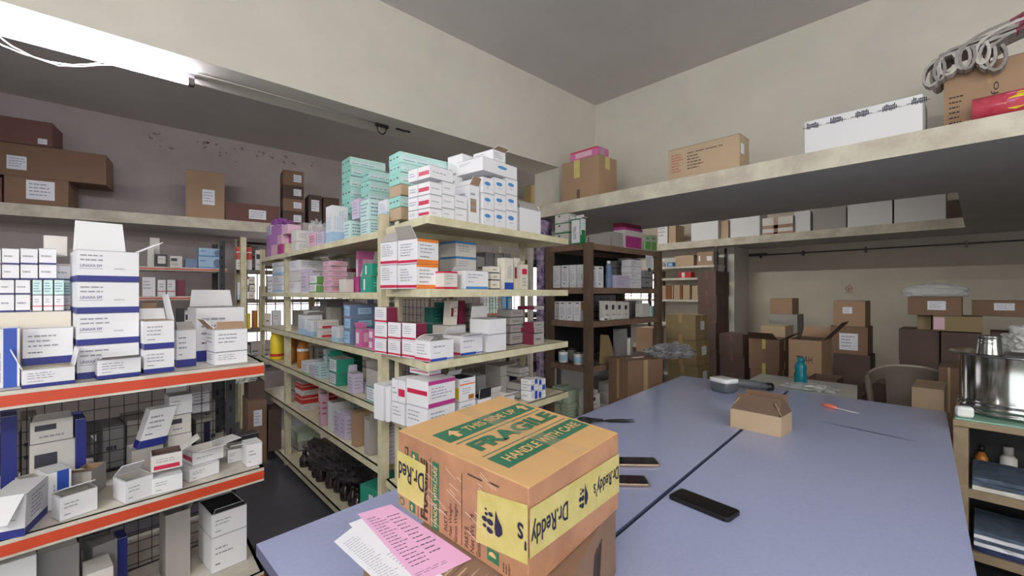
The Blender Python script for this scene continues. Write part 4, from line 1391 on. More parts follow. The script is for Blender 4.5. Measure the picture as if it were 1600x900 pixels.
K = dict(group='boxes on the fourth shelf of the long cream rack')
put(LA, .02, 471, 482, 565, 582, .17, 'greenlow', 'flat green and white box on the fourth shelf', **K)
put(LA, .2, 484, 489, 541, 570, .08, 'greywrap' if 'greywrap' in STY else 'greystack', 'grey banded pack deep on the fourth shelf', **K)
put(LA, .2, 491, 496, 541, 572, .08, 'greystack', 'second grey banded pack deep on the fourth shelf', **K)
put(LA, .1, 505, 510, 545, 585, .1, 'aquapack', 'pale blue narrow box left of the teal stack', **K)
stack(LA, .03, 514, 528, [604, 582, 560], .1, 'tealwhite', 'teal box with white printed side in the teal stack', group='teal stack on the fourth shelf', top=dict(open_top=True, flaps=(('L', .04, 110),)))
put(LA, .17, 515, 527, 545, 592, .1, 'teal', 'dark teal carton behind the teal stack', **K)
put(LA, .17, 530, 544, 552, 600, .1, 'tealdark', 'deep teal carton right of the teal stack', **K)
put(LA, .02, 543, 552, 583, 617, .06, 'lilac', 'lilac white box with tall pointed flap on the fourth shelf', open_top=True, flaps=(('L', .04, 85),), **K)
put(LA, .04, 554, 569, 603, 625, .12, 'lilac', 'crumpled white box with dark slot on the fourth shelf', open_top=True, inner='blackbox', flaps=(('F', .04, 150), ('L', .04, 160)), **K)
put(LA, .02, 572, 592, 605, 636, .1, 'tealwhite', 'lower teal box with white side close to the middle post', **K)
put(LA, .02, 572, 592, 578, 605, .1, 'greyboard', 'grey white open carton on the teal box by the middle post', open_top=True, flaps=(('B', .05, 70), ('L', .04, 120)), **K)
put(LA, .2, 585, 598, 540, 620, .1, 'tealdark', 'very dark green carton deep behind the middle post', **K)

K = dict(group='boxes on the fifth shelf of the long cream rack')
stack(LA, .16, 452, 464, [628, 611, 595], .12, 'greystack', 'grey white wrapped pack beyond the orange topped packs', group='grey packs at the far end')
stack(LA, .04, 461, 472, [637, 616, 598], .12, ['redwhite', 'redwhite'], 'white pack with orange top edge on the fifth shelf', group='orange edged packs')
put(LA, .08, 480, 487, 616, 640, .1, 'redwhite', 'single white pack with orange top right of the two', **K)
put(LA, .02, 498, 502, 615, 653, .05, 'pinkbox', 'slim upright pinkish box on the fifth shelf', open_top=True, flaps=(('L', .03, 90),), **K)
put(LA, .03, 512, 519, 628, 656, .12, 'whitelow', 'small white printed box in the middle of the fifth shelf', open_top=True, flaps=(('B', .04, 60),), **K)
put(LA, .2, 512, 528, 618, 652, .1, 'greyboard', 'grey carton behind the small white printed box', **K)
put(LA, .2, 538, 552, 620, 660, .1, 'aquapack', 'pale green box at the back of the fifth shelf', **K)
put(LA, .03, 549, 556, 643, 677, .17, 'kraft', 'white sided box with brown front on the fifth shelf', open_top=True, inner='kraft', flaps=(('F', .02, 150),), extra=lambda s: s.rect('L', 0, 0, 1, 1, 'offwhite', 1), **K)
put(LA, .03, 569, 577, 656, 698, .05, 'greyboard', 'torn greyish lilac upright box on the fifth shelf', open_top=True, flaps=(('R', .04, 90), ('L', .02, 170)), **K)
stack(LA, .02, 588, 600, [722, 690, 657], .06, 'lilac', 'tall lilac white box right by the foot of the middle post', group='lilac boxes at the middle post')
# base shelf
stack(LA, .12, 452, 466, [716, 700, 686, 672], .18, ['greenwrap', 'greystack', 'greenwrap'], 'dim green white wrapped pack on the base shelf', group='wrapped packs on the base shelf')
put(LA, .2, 478, 492, 672, 720, .15, 'kraft_dark', 'small dark brown carton on the base shelf in the shade', name='carton', cat='carton')
put(LA, .06, 566, 600, 765, 800, .22, 'teal', 'flat teal carton lying on the base shelf', jit=10, name='carton', cat='carton')

# shaded back rows
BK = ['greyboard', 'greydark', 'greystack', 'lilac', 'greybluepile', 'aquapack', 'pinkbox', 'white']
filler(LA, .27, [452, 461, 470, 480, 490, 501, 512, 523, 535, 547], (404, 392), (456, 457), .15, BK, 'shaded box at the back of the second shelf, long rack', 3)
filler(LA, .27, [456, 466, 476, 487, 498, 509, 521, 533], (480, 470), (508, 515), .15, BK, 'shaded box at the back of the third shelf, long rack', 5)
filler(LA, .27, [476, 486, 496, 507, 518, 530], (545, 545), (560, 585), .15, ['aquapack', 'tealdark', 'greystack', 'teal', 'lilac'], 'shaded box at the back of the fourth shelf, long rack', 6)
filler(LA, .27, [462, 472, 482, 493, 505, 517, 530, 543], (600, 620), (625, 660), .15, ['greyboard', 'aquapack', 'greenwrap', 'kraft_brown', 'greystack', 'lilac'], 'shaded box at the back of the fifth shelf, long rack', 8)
filler(LA, .02, [483, 492, 501, 511], (566, 570), (585, 595), .08, ['aquapack', 'greyboard', 'lilac'], 'small pale pack, front of the fourth long shelf', 9, sup=True)
filler(LA, .02, [522, 531, 540], (636, 646), (662, 672), .08, ['lilac', 'white'], 'small white pack, front of the fifth long shelf', 10)
# ================================================================ end unit, top shelf
K = dict(group='red marked white boxes on the end rack')
for i, (y0, y1) in enumerate([(326, 347), (305, 326), (285, 305), (262, 285)]):
    w = ['bottom', 'second', 'third', 'top'][i] + ' layer'
    xe = [730, 730, 711, 708][i]
    n = [3, 3, 2, 1][i]
    for k in range(n):
        a, b = 671 + (xe - 671) / n * k, 671 + (xe - 671) / n * (k + 1)
        put(LC, .035, a, b, y0, y1, .15, 'redleft', 'white box with a crimson end, %s of the stack, %s' % (w, ['left one', 'next one', 'right one'][k]), **K)
K = dict(group='blue oval white boxes on the end rack')
for i, (y0, y1) in enumerate([(328, 353), (303, 328), (278, 303)]):
    w = ['bottom', 'middle', 'upper'][i] + ' layer'
    for k in range(3):
        put(LC, .02, 754 + k * 18.3, 772 + k * 18.3, y0 + k, y1 + k, .17, 'oval', 'white box with blue oval print, %s, %s column' % (w, ['left', 'middle', 'right'][k]), **K)
put(LC, .02, 754, 808, 253, 278, .18, 'ovalwide', 'wide white box with one oval on top of the blue oval boxes', **K)
put(LC, .05, 770, 790, 236, 253, .14, 'white', 'small open white carton with brown inside on the very top', open_top=True, inner='kraft', flaps=(('R', .05, 150), ('F', .03, 160)), **K)
put(LC, .21, 722, 744, 243, 345, .14, 'ovalwide', 'white oval printed box behind, between the red marked and blue oval stacks', sup=True, **K)
put(LC, .03, 733, 749, 290, 345, .1, 'white', 'white carton with brown hollow side between the two stacks', open_top=True, inner='kraft', flaps=(('F', .04, 120, 'kraft'),), extra=lambda s: s.rect('F', .1, .3, .7, .65, 'kraft', 1), **K)
put(LC, .03, 812, 845, 327, 360, .1, 'plain', 'plain white carton with pointed grey lid at the right end of the end rack', open_top=True, flaps=(('F', .05, 55), ('R', .03, 70)), **K)
# ---- second shelf
K = dict(group='boxes on the second shelf of the end rack')
stack(LC, .10, 651, 685, [452, 413, 374], .14, 'orangefront', 'white box with orange bands on its front', group='orange banded boxes', top=dict(open_top=True, flaps=(('L', .06, 115),)))
stack(LC, .25, pshift(LC, .10, .25, 651), pshift(LC, .10, .25, 680), [452, 414, 378], .13, 'redfoot', 'white box with crimson foot behind the orange banded pair', group='crimson footed boxes', top=dict(open_top=True, flaps=(('L', .05, 60),)))
stack(LC, .04, 694, 715, [452, 424, 400], .1, 'redfoot2', 'small cream box with crimson edges right of the orange banded boxes', group='small crimson edged boxes')
stack(LC, .2, 712, 744, [450, 424, 402, 378], .12, 'bluetop', 'beige carton with blue top edge at the back', group='blue topped cartons')
put(LC, .03, 727, 763, 423, 451, .1, 'bluebase', 'bright white box with blue base and raised lid edge', open_top=True, flaps=(('B', .02, 60),), **K)
stack(LC, .05, 767, 781, [450, 438, 427, 416], .06, 'stackcream', 'tiny cream box in the small stack of three', jit=3, group='tiny cream boxes')
put(LC, .03, 788, 802, 403, 449, .05, 'bluesole', 'tall cream box with blue lower end on the second shelf of the end rack', **K)
put(LC, .08, 803, 813, 403, 449, .06, 'maroonfront', 'tall beige box with dark maroon mark', **K)
put(LC, .05, 815, 825, 413, 449, .05, 'magmark', 'beige box with a crimson square at the right of the second shelf', open_top=True, flaps=(('B', .02, 60),), **K)
# ---- third shelf
stack(LC, .12, 649, 667, [562, 533, 505], .10, 'redmaroon', 'white sided crimson striped box, nearest stack, left of third shelf', group='crimson striped stacks')
stack(LC, .23, pshift(LC, .12, .23, 649), pshift(LC, .12, .23, 667), [560, 532, 504], .10, 'redmaroon', 'white sided crimson striped box, middle stack, left of third shelf', group='crimson striped stacks')
stack(LC, .34, pshift(LC, .12, .34, 649), pshift(LC, .12, .34, 667), [555, 531, 505, 480], .10, 'redmaroon', 'white sided crimson striped box, farthest stack, left of third shelf', group='crimson striped stacks')
K = dict(group='boxes on the third shelf of the end rack')
put(LC, .0, 672, 709, 531, 564, .13, 'blueband', 'white blue footed box with crumpled lid at the third shelf front corner', open_top=True, flaps=(('B', .05, 25), ('L', .03, 30)), **K)
put(LC, .03, 719, 754, 523, 556, .12, 'blueband', 'white box with royal blue foot and folded open lid, right of the front corner one', open_top=True, flaps=(('F', .05, 170), ('B', .03, 60)), **K)
put(LC, .02, 763, 791, 522, 550, .13, 'plain', 'lower plain white box under the open one on the third shelf', **K)
put(LC, .02, 763, 791, 498, 522, .13, 'plain', 'plain white open box with a tall raised flap on the third shelf', open_top=True, flaps=(('B', .06, 88),), **K)
put(LC, .2, 700, 728, 508, 535, .12, 'offwhite', 'cream box at the back below the leaning maroon marked one', **K)
put(LC, .2, 702, 714, 465, 508, .05, 'maroonfront', 'leaning cream box with a maroon mark high at the back of the third shelf', shear=(.01, 0), **K)
put(LC, .22, 716, 727, 464, 508, .06, 'maroon', 'dark maroon upright box at the back of the third shelf', **K)
stack(LC, .2, 738, 755, [535, 515, 505, 494, 484, 474, 464], .1, 'greystack', 'thin taupe box in the tall taupe stack at the back', group='tall taupe stack')
stack(LC, .12, 797, 818, [540, 520, 508, 496, 484], .1, 'greystack', 'taupe printed box right of the plain white boxes', group='taupe printed boxes')
stack(LC, .03, 834, 850, [531, 521, 512, 503, 494], .12, 'stackprint', 'cream box with maroon side at the third shelf right end', group='maroon sided boxes')
stack(LC, .34, 676, 690, [530, 505, 480], .07, 'tealdark', 'dark teal box behind the wire grid', group='teal boxes behind the grid')
stack(LC, .34, 691, 703, [530, 505, 472], .07, 'tealdark', 'dark teal box deep on the third shelf, right of the gridded ones', group='teal boxes behind the grid')
# ---- fourth shelf
K = dict(group='boxes on the fourth shelf of the end rack')
stack(LC, .02, 668, 711, [668, 634, 592], .15, ['white', 'magfront'], 'white box with magenta bands on the fourth shelf', group='magenta banded boxes')
put(LC, .02, 670, 710, 560, 592, .14, 'magfront', 'upper magenta banded box close under the third shelf', **K)
stack(LC, .18, pshift(LC, .02, .18, 668), pshift(LC, .02, .18, 700), [662, 628, 592], .10, ['white', 'redleft'], 'white box with crimson end behind the magenta banded ones', group='crimson boxes behind the magenta ones')
put(LC, .29, pshift(LC, .02, .29, 664), pshift(LC, .02, .29, 700), 600, 655, .02, 'plain', 'thin blank white slab leaning before the large white box', **K)
put(LC, .32, pshift(LC, .02, .32, 662), pshift(LC, .02, .32, 706), 598, 655, .12, 'plain', 'large blank white box standing at the left of the fourth shelf', **K)
put(LC, .03, 718, 743, 626, 662, .1, 'white', 'white box under the yellow printed one', **K)
put(LC, .03, 718, 743, 590, 626, .1, 'yellowish', 'white box with yellow side and orange stripe, open on top', open_top=True, inner='blackbox', flaps=(('B', .03, 50),), **K)
put(LC, .03, 747, 768, 622, 655, .09, 'whitelow', 'grey white open box with a tall flap next to the yellow printed one', open_top=True, inner='blackbox', flaps=(('F', .05, 95), ('L', .03, 140)), **K)
put(LC, .04, 776, 804, 620, 645, .1, 'white', 'low white box with messy torn lid on the fourth shelf', open_top=True, inner='offwhite', flaps=(('F', .05, 150), ('L', .04, 160), ('B', .04, 60)), **K)
stack(LC, .2, 782, 808, [620, 600, 586, 570], .12, 'navypad', 'grey box with black mark at the back of the fourth shelf', group='grey black marked boxes')
stack(LC, .1, 812, 826, [622, 610, 598, 586, 574], .1, 'greystack', 'taupe box in the stack left of the small blue and white boxes', group='lower taupe boxes')
for i in range(3):
    for k in range(2):
        put(LC, .02, 829 + k * 12, 840.5 + k * 12, 610 - i * 9, 619 - i * 9, .07, 'navysquare2' if (i + k) % 2 else 'navysquare',
            'tiny white box with a blue square, %s row, %s, fourth shelf right end' % (['bottom', 'middle', 'top'][i], ['left', 'right'][k]), jit=random.Random(i * 3 + k).uniform(-5, 5), group='tiny blue square boxes')

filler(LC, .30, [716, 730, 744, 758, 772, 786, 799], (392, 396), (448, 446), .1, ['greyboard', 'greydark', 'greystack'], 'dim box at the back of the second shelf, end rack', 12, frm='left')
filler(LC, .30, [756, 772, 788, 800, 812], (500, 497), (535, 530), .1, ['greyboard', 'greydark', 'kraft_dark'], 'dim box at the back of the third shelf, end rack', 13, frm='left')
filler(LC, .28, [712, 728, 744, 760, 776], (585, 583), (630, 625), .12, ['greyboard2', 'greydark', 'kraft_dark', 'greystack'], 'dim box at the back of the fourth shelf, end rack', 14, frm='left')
# ================================================================ brown wooden rack
K = dict(group='boxes on the wooden rack')
stack(LDl, .06, 867, 889, [379, 364, 349, 334], .1, 'electral', 'white box with green edges on top of the wooden rack, flat stack', group='green edged boxes')
put(LDl, .0, 892, 907, 342, 378, .07, 'electral_up', 'upright green and white box with opened flaps on top of the wooden rack', open_top=True, flaps=(('L', .03, 120, 'white'), ('B', .04, 70, 'white'), ('R', .03, 165)), **K)
for i, (x0, x1, y0, s_) in enumerate([(938, 954, 366, 'greyboard'), (956, 973, 363, 'greyboard'), (976, 1004, 357, 'purplebox'), (1007, 1018, 368, 'greenolive'), (1019, 1029, 368, 'greenolive')]):
    put(LDf, .05, x0, x1, y0, 380, .12, s_, 'box along the top of the wooden rack, %s' % ['grey one nearest the post', 'second grey one', 'white and purple one', 'olive green one', 'last olive green one at the right end'][i], **K)
put(LDf, .08, 972, 1002, 350, 357, .1, 'maroon', 'flat dark purple box lying on the white and purple one', **K)
for i, (x0, x1) in enumerate([(864, 875), (877, 888), (889.5, 900), (901.5, 913)]):
    put(LDl, .03, x0, x1, 415 + i * -.6, 448, .12, 'tallnum' if i == 1 else 'tallprint', 'upright white medicine box left of the front post, upper row, %s' % ['first', 'second', 'third', 'last'][i], group='upright white boxes, upper row')
put(LDf, .05, 932, 943, 416, 447, .1, 'tallnum', 'upright white box just right of the front post of the wooden rack', **K)
for i, (x0, x1) in enumerate([(861, 872), (873, 884), (885, 895), (896, 907)]):
    put(LDl, .03, x0, x1, 471, 504, .12, 'tallorange' if i == 3 else 'tallnum', 'upright white medicine box left of the front post, lower row, %s' % ['first', 'second', 'third', 'last with an orange corner'][i], group='upright white boxes, lower row')
stack(LDf, .06, 985, 1002, [447, 437, 427, 417, 406], .1, 'whitelow', 'small white box stacked on the upper shelf, wooden rack', group='small white stack')
put(LDf, .05, 962, 984, 430, 447, .12, 'lilac', 'low white folded sheet box left of the small white stack', taper=.0, **K)
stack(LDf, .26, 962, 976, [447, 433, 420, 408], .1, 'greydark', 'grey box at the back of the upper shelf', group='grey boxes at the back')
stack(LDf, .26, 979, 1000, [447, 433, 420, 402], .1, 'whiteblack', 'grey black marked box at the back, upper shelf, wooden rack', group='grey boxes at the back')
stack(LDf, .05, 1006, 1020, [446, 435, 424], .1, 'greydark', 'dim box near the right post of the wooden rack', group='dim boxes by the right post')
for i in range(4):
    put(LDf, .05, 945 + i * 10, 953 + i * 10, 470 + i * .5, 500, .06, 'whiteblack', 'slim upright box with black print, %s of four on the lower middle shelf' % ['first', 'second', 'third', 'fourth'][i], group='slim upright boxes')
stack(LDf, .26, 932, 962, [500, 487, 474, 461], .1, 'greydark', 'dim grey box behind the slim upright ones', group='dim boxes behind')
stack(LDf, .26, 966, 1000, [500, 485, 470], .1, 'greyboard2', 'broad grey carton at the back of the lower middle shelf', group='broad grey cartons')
put(LDf, .08, 1004, 1015, 474, 500, .08, 'offwhite', 'small pale open box at the right of the lower middle shelf', open_top=True, flaps=(('B', .03, 70),), **K)
put(LDf, .08, 1017, 1024, 478, 499, .07, 'aquapack', 'small pale blue box at the right end of the lower middle shelf', **K)
put(LDf, .26, 962, 986, 506, 556, .1, 'blackbox', 'dark shaded carton at the back of the lowest shelf of the wooden rack', **K)
put(LDf, .12, 968, 980, 514, 548, .07, 'greyboard2', 'small grey box before the dark shaded carton', **K)
put(LDf, .12, 981, 991, 528, 545, .05, 'offwhite', 'tiny crumpled white pack on the lowest shelf of the wooden rack', jit=20, **K)
# floor under and beside the wooden rack
i = 0
for L_, off, x0, x1, ys, s_, d_ in [(LDl, .02, 862, 876, [705, 680, 655, 628, 604], 'greenwrap', 'pale green printed pack stacked on the floor beside the end rack'),
                               (LDl, .02, 878, 888, [705, 680, 655, 630, 610], 'greenwrap', 'pale green printed pack, second stack on the floor beside the end rack'),
                               (LDl, .02, 899, 916, [690, 665, 640, 618], 'whiteblack', 'white printed box stacked under the wooden rack, left of its post'),
                               (LDf, .05, 936, 952, [680, 655, 635, 614], 'whitelow', 'white carton in the floor clutter under the wooden rack'),
                               (LDf, .12, 955, 972, [650, 630, 612, 598], 'whiteblack', 'black and white box in the floor clutter under the wooden rack'),
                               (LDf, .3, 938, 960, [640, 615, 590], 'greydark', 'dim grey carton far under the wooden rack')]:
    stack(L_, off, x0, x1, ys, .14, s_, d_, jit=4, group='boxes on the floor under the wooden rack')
# purple cartons behind
for i in range(3):
    for k in range(2):
        put(LEl if k == 0 else LE, .02, *((838, 843) if k == 0 else (846, 862)), 388 - i * 22, 410 - i * 22, .12 if k == 0 else .1, 'darkpurple',
            'purple patterned carton behind the green edged boxes, %s row, %s' % (['bottom', 'middle', 'top'][i], ['left', 'right'][k]), group='purple patterned cartons')
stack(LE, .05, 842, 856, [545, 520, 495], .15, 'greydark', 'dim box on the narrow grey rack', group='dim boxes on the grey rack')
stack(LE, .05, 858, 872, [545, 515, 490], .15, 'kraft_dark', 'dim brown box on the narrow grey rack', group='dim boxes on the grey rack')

# ================================================================ far racks
K = dict(group='boxes on the far orange edged rack')
stack(LG, .05, 310, 347, [416, 401, 388], .2, 'bluewave', 'pale blue glove box with a dark blue wave', group='pale blue glove boxes')
stack(LG, .05, 289, 309, [416, 404], .15, 'steelblue', 'low slate blue pack beside the glove boxes', group=K['group'])
put(LG, .05, 265, 285, 400, 416, .15, 'whiteblack', 'small white and blue box on the top far shelf', **K)
put(LG, .03, 242, 262, 397, 415, .15, 'blackwhite', 'black framed white box on the top far shelf', **K)
put(LG, .08, 230, 241, 385, 413, .15, 'offwhite', 'narrow white box left of the black framed one', **K)
put(LG, .14, 234, 250, 370, 412, .06, 'offwhite', 'tall white box behind the black framed one', **K)
put(LG, .08, 108, 120, 388, 408, .15, 'navypad', 'grey navy box behind the tall carton stack', **K)
for i, x in enumerate([246, 261]):
    put(LG, .04, x, x + 13, 437, 461, .12, 'pinkfoot', 'white box with a crimson stripe on the second far shelf, %s' % ['left', 'right'][i], **K)
put(LG, .05, 222, 243, 433, 459, .14, 'white', 'white box left of the crimson striped pair', **K)
put(LG, .1, 276, 290, 437, 462, .14, 'maroon', 'dim red box right of the crimson striped pair', **K)
for i, (x0, x1, y0, y1, s_) in enumerate([(222, 245, 465, 510, 'kraft'), (276, 288, 482, 512, 'blackbox'), (288, 304, 485, 513, 'whiteblack'), (306, 330, 480, 513, 'greydark')]):
    put(LG, .04, x0, x1, y0, y1, .15, s_, 'box on the third far shelf, %s' % ['open brown one', 'black one', 'white and black one', 'grey one'][i], **K)
K = dict(group='boxes on the cream framed rack')
put(LH, .03, 369, 394, 386, 417, .2, 'redwhite', 'open carton with red and pink stripes on the cream framed rack', open_top=True, inner='kraft_red', flaps=(('F', .05, 30, 'kraft_red'),), **K)
put(LH, .03, 399, 411, 391, 417, .1, 'whiteblack', 'upright white box right of the red striped carton', **K)
put(LH, .2, 380, 404, 378, 412, .1, 'greydark', 'grey box behind the red striped carton', **K)
stack(LH, .04, 379, 388, [467, 456, 446, 436, 424], .12, 'stackcream', 'small grey white box against the window, left pile', group='small boxes against the window')
stack(LH, .04, 389, 399, [467, 456, 445, 432], .12, 'stackcream', 'small grey white box against the window, right pile', group='small boxes against the window')
put(LH, .04, 371, 378, 441, 466, .12, 'bluewhite', 'pale blue box left of the small piles', **K)
put(LH, .04, 406, 416, 447, 468, .12, 'greydark', 'grey box with black end on the window shelf', **K)
put(LH, .06, 418, 427, 425, 468, .12, 'white', 'white box right end of the window shelf', **K)
put(LH, .04, 405, 414, 474, 512, .12, 'yellow', 'crumpled yellow carton on the lower window shelf', open_top=True, flaps=(('R', .03, 110), ('L', .02, 70)), **K)
put(LH, .03, 414, 424, 490, 512, .12, 'stackcream', 'stack of grey leaflets beside the yellow carton', **K)
put(LH, .03, 384, 392, 490, 512, .1, 'yellow', 'small yellow box at the left of the lower window shelf', **K)
put(LH, .1, 394, 402, 485, 512, .1, 'amber', 'amber box between the yellow ones', **K)
put(LH, .03, 381, 389, 502, 514, .08, 'crimson', 'tiny crimson pack before the yellow box', **K)
put(LH, .04, 426, 440, 485, 512, .12, 'whitelow', 'white box right of the leaflets', **K)
for i, (x0, x1, y0) in enumerate([(392, 406, 535), (408, 424, 533), (384, 391, 540), (426, 440, 520)]):
    put(LH, .05, x0, x1, y0, 560, .15, 'greystack', 'dim packet on the lowest window shelf, %s' % ['left of centre', 'right of centre', 'far left', 'tall one at the right'][i], sup=True, **K)
for i in range(5):
    put(LJ, .05, 757 + i * 9, 764.5 + i * 9, 461 - (i % 2) * 2, 487, .1, ['white', 'aquapack', 'white', 'bluesmall', 'bluesmall'][i], 'bottle sized box on the orange edged far shelf seen through the end rack, %s' % ['first', 'second', 'third', 'fourth, blue', 'last, blue'][i], group='boxes on the far orange shelf')

# ================================================================ cartons up on the lofts
LOFTL = Line((-2.0, 6.20), (3.0, 5.40))
def unhit(px, off): return LOFTL.hit(px, off)
K = dict(group='brown cartons on the left loft')
putc(LOFTL, .04, -30, 3, 276, 322, .3, 'kraft_red', 'dark red brown carton at the left picture edge under the long carton', **K)
putc(LOFTL, .04, 6, 107, 278, 324, .35, 'kraft_brown', 'wide carton with two paper labels on the left loft', lab=(.33, .22, .78, .9), **K)
putc(LOFTL, .05, -70, 166, 228, 287, .36, 'kraft_brown', 'very long carton lying on the wide labelled one', lab=(.31, .2, .44, .62), **K)
putc(LOFTL, .03, -60, 82, 182, 232, .33, 'kraft_red', 'reddish carton on top of the very long one', lab=(.83, .08, .94, .3), **K)
putc(LOFTL, .04, 290, 351, 268, 344, .28, 'kraft', 'upright brown carton with a small label standing alone on the left loft', lab=(.42, .3, .74, .62), seam=True, **K)
putc(LOFTL, .06, 352, 437, 319, 349, .28, 'kraft_red', 'low reddish carton right of the upright one', lab=(.42, .2, .74, .7), **K)
for i, (y0, y1) in enumerate([(330, 350), (311, 330), (290, 311), (267, 290)]):
    putc(LOFTL, .05, 442, 475, y0, y1, .3, 'kraft_brown' if i % 2 else 'kraft_dark', 'small brown carton in the labelled column on the left loft, %s' % ['lowest', 'second', 'third', 'top'][i], lab=(.5, .25, .88, .75), **K)
putc(LOFTL, .1, 482, 503, 305, 350, .3, 'kraft_dark', 'dark carton right of the labelled column', lab=(.2, .5, .8, .85), **K)
putc(LOFTL, .1, 505, 530, 309, 352, .3, 'kraft_dark', 'second dark carton behind the wrapped packs on the left loft', **K)
LT = Line((2.985, 3.2), (2.985, -2.2))
K = dict(group='cartons on the right loft')
putc(LT, .02, 878, 936, 249, 309, .26, 'kraft', 'square brown carton with torn yellow tape at the corner of the right loft', marks=(('F', .34, .55, .5, 1, 'tape_yellow', 1), ('R', .35, .7, .6, 1, 'tape_yellow', 1), ('F', .42, .0, .5, .25, 'kraft_inside', 1)), **K)
put(LT, .06, 891, 934, 234, 249, .16, 'hotpink', 'pink box file lying on the square taped carton', name='box_file', cat='file', extra=lambda s: (s.rect('R', .25, .2, .6, .85, 'greyboard', 1), s.rect('F', .0, .85, 1, 1, 'crimson', 1)))
putc(LT, .02, 1044, 1156, 223, 272, .17, 'kraft_pale', 'long pale carton with red and black handwriting on the right loft',
     prints=(('F', .29, .74, .87, .82, 1, 'ink_brown'), ('F', .05, .22, .23, .84, 7, 'print_red'), ('F', .29, .24, .52, .72, 5, 'ink_brown')), marks=(('R', .1, .45, .45, .75, 'paper', 2),), **K)


def styro(sk):
    r = random.Random(8)
    sk.rect('F', 0, .78, 1, .79, 'greyboard', 1)
    for i in range(5):
        c = .02 + i * .225
        for j in range(9):
            a = c + j * .013
            sk.rect('F', a, .76 + r.uniform(-.02, .03), a + .008, .90 + r.uniform(-.04, .05), 'ink_navy', 2)
        sk.rect('F', c - .04, .8, c + .14, .815, 'ink_navy', 2)
        sk.rect('F', c, .88, c + .1, .892, 'ink_navy', 2)


put(LT, .03, 1257, 1442, 170, 218, .3, 'foam', 'white foam box with a black printed tape line on the right loft', name='foam_box', cat='box', bev=.01, extra=styro)
putc(LT, .14, 1474, 1660, 92, 178, .34, 'kraft', 'large brown carton under the folded grey sacks on the right loft',
     txt=(('F', .43, .45, .50, .66, 'fo', 'ink_brown', 2, 90),), marks=(('F', .40, .66, .44, .95, 'tape_clear', 1),), prints=(('F', .05, .1, .2, .6, 6, 'ink_brown'),), **K)
putc(Line((3.3, 3.34), (3.3, 3.12)), .0, 818, 830, 290, 335, .2, 'kraft_olive', 'brown carton tucked behind the beam end on the loft')

# far loft: white foam boxes
LF = Line((6.80, 5.0), (6.80, 0.0))
K = dict(name='foam_box', cat='box', group='white foam boxes on the far loft')
put(LF, .02, 1028, 1043, 350, 388, .3, 'white', 'open white box at the far left end of the far loft', open_top=True, flaps=(('R', .1, 150),), **K)
put(LF, .03, 1045, 1056, 352, 386, .3, 'kraft_pale', 'narrow beige carton next to the open white box', **K)
put(LF, .02, 1080, 1122, 340, 382, .33, 'foam', 'white foam box, first of the row on the far loft', **K)
put(LF, .1, 1124, 1138, 345, 380, .25, 'kraft_pale', 'beige carton edge between the first two foam boxes', **K)
put(LF, .02, 1141, 1187, 334, 378, .33, 'foam', 'white foam box, second of the row on the far loft', **K)
putc(LF, .02, 1191, 1239, 339, 373, .3, 'offwhite', 'white box crossed with shiny brown tape on the far loft', seam=False, marks=(('F', .38, 0, .52, 1, 'tape_brown', 2), ('F', 0, .35, 1, .55, 'tape_brown', 2), ('F', 0, 0, 1, .12, 'tape_brown', 2)), group=K['group'])
put(LF, .06, 1241, 1266, 330, 369, .3, 'foam', 'shaded foam box right of the brown taped one', **K)
put(LF, .03, 1270, 1322, 325, 366, .3, 'greyboard', 'grey foam box with a torn bag on its top', **K)
put(LF, .02, 1324, 1394, 306, 360, .36, 'foam', 'large white foam box, last but one on the far loft', **K)
put(LF, .02, 1397, 1478, 290, 351, .36, 'foam', 'large white foam box at the right end of the far loft', **K)

# rack under the far loft
K = dict(group='boxes on the rack under the far loft')
put(LK, .02, 1042, 1052, 410, 416, .1, 'bluesmall', 'small bright blue box under the far loft', **K)
putc(LK, .02, 1055, 1084, 399, 416, .2, 'kraft_pale', 'beige carton on the upper shelf under the far loft', **K)
putc(LK, .02, 1089, 1115, 393, 414, .2, 'kraft', 'film wrapped brown carton on the upper shelf under the far loft', marks=(('F', .1, .3, .2, .7, 'paper', 2), ('F', .6, .3, .9, .65, 'paper', 2)), **K)
put(LK, .02, 1060, 1080, 425, 432, .12, 'reddish', 'small red and white box on the second shelf under the far loft', **K)
putc(LK, .02, 1035, 1052, 446, 468, .25, 'kraft_pale', 'striped brown carton on the third shelf under the far loft, leftmost', marks=(('F', .3, 0, .9, 1, 'tape_brown', 1),), **K)
putc(LK, .02, 1053, 1066, 445, 468, .25, 'kraft_pale', 'striped brown carton on the third shelf under the far loft, middle', marks=(('F', .7, 0, 1, 1, 'tape_brown', 1),), **K)
putc(LK, .02, 1067, 1078, 445, 468, .25, 'kraft_pale', 'beige carton on the third shelf under the far loft, right', **K)
putc(LK, .02, 1081, 1092, 446, 468, .25, 'kraft_pale', 'narrow beige carton on the third shelf beside the dark column', **K)

# ================================================================ cartons standing on the floor beyond the tables
def fl(x):
    return Line((x, 6), (x, -2.3))


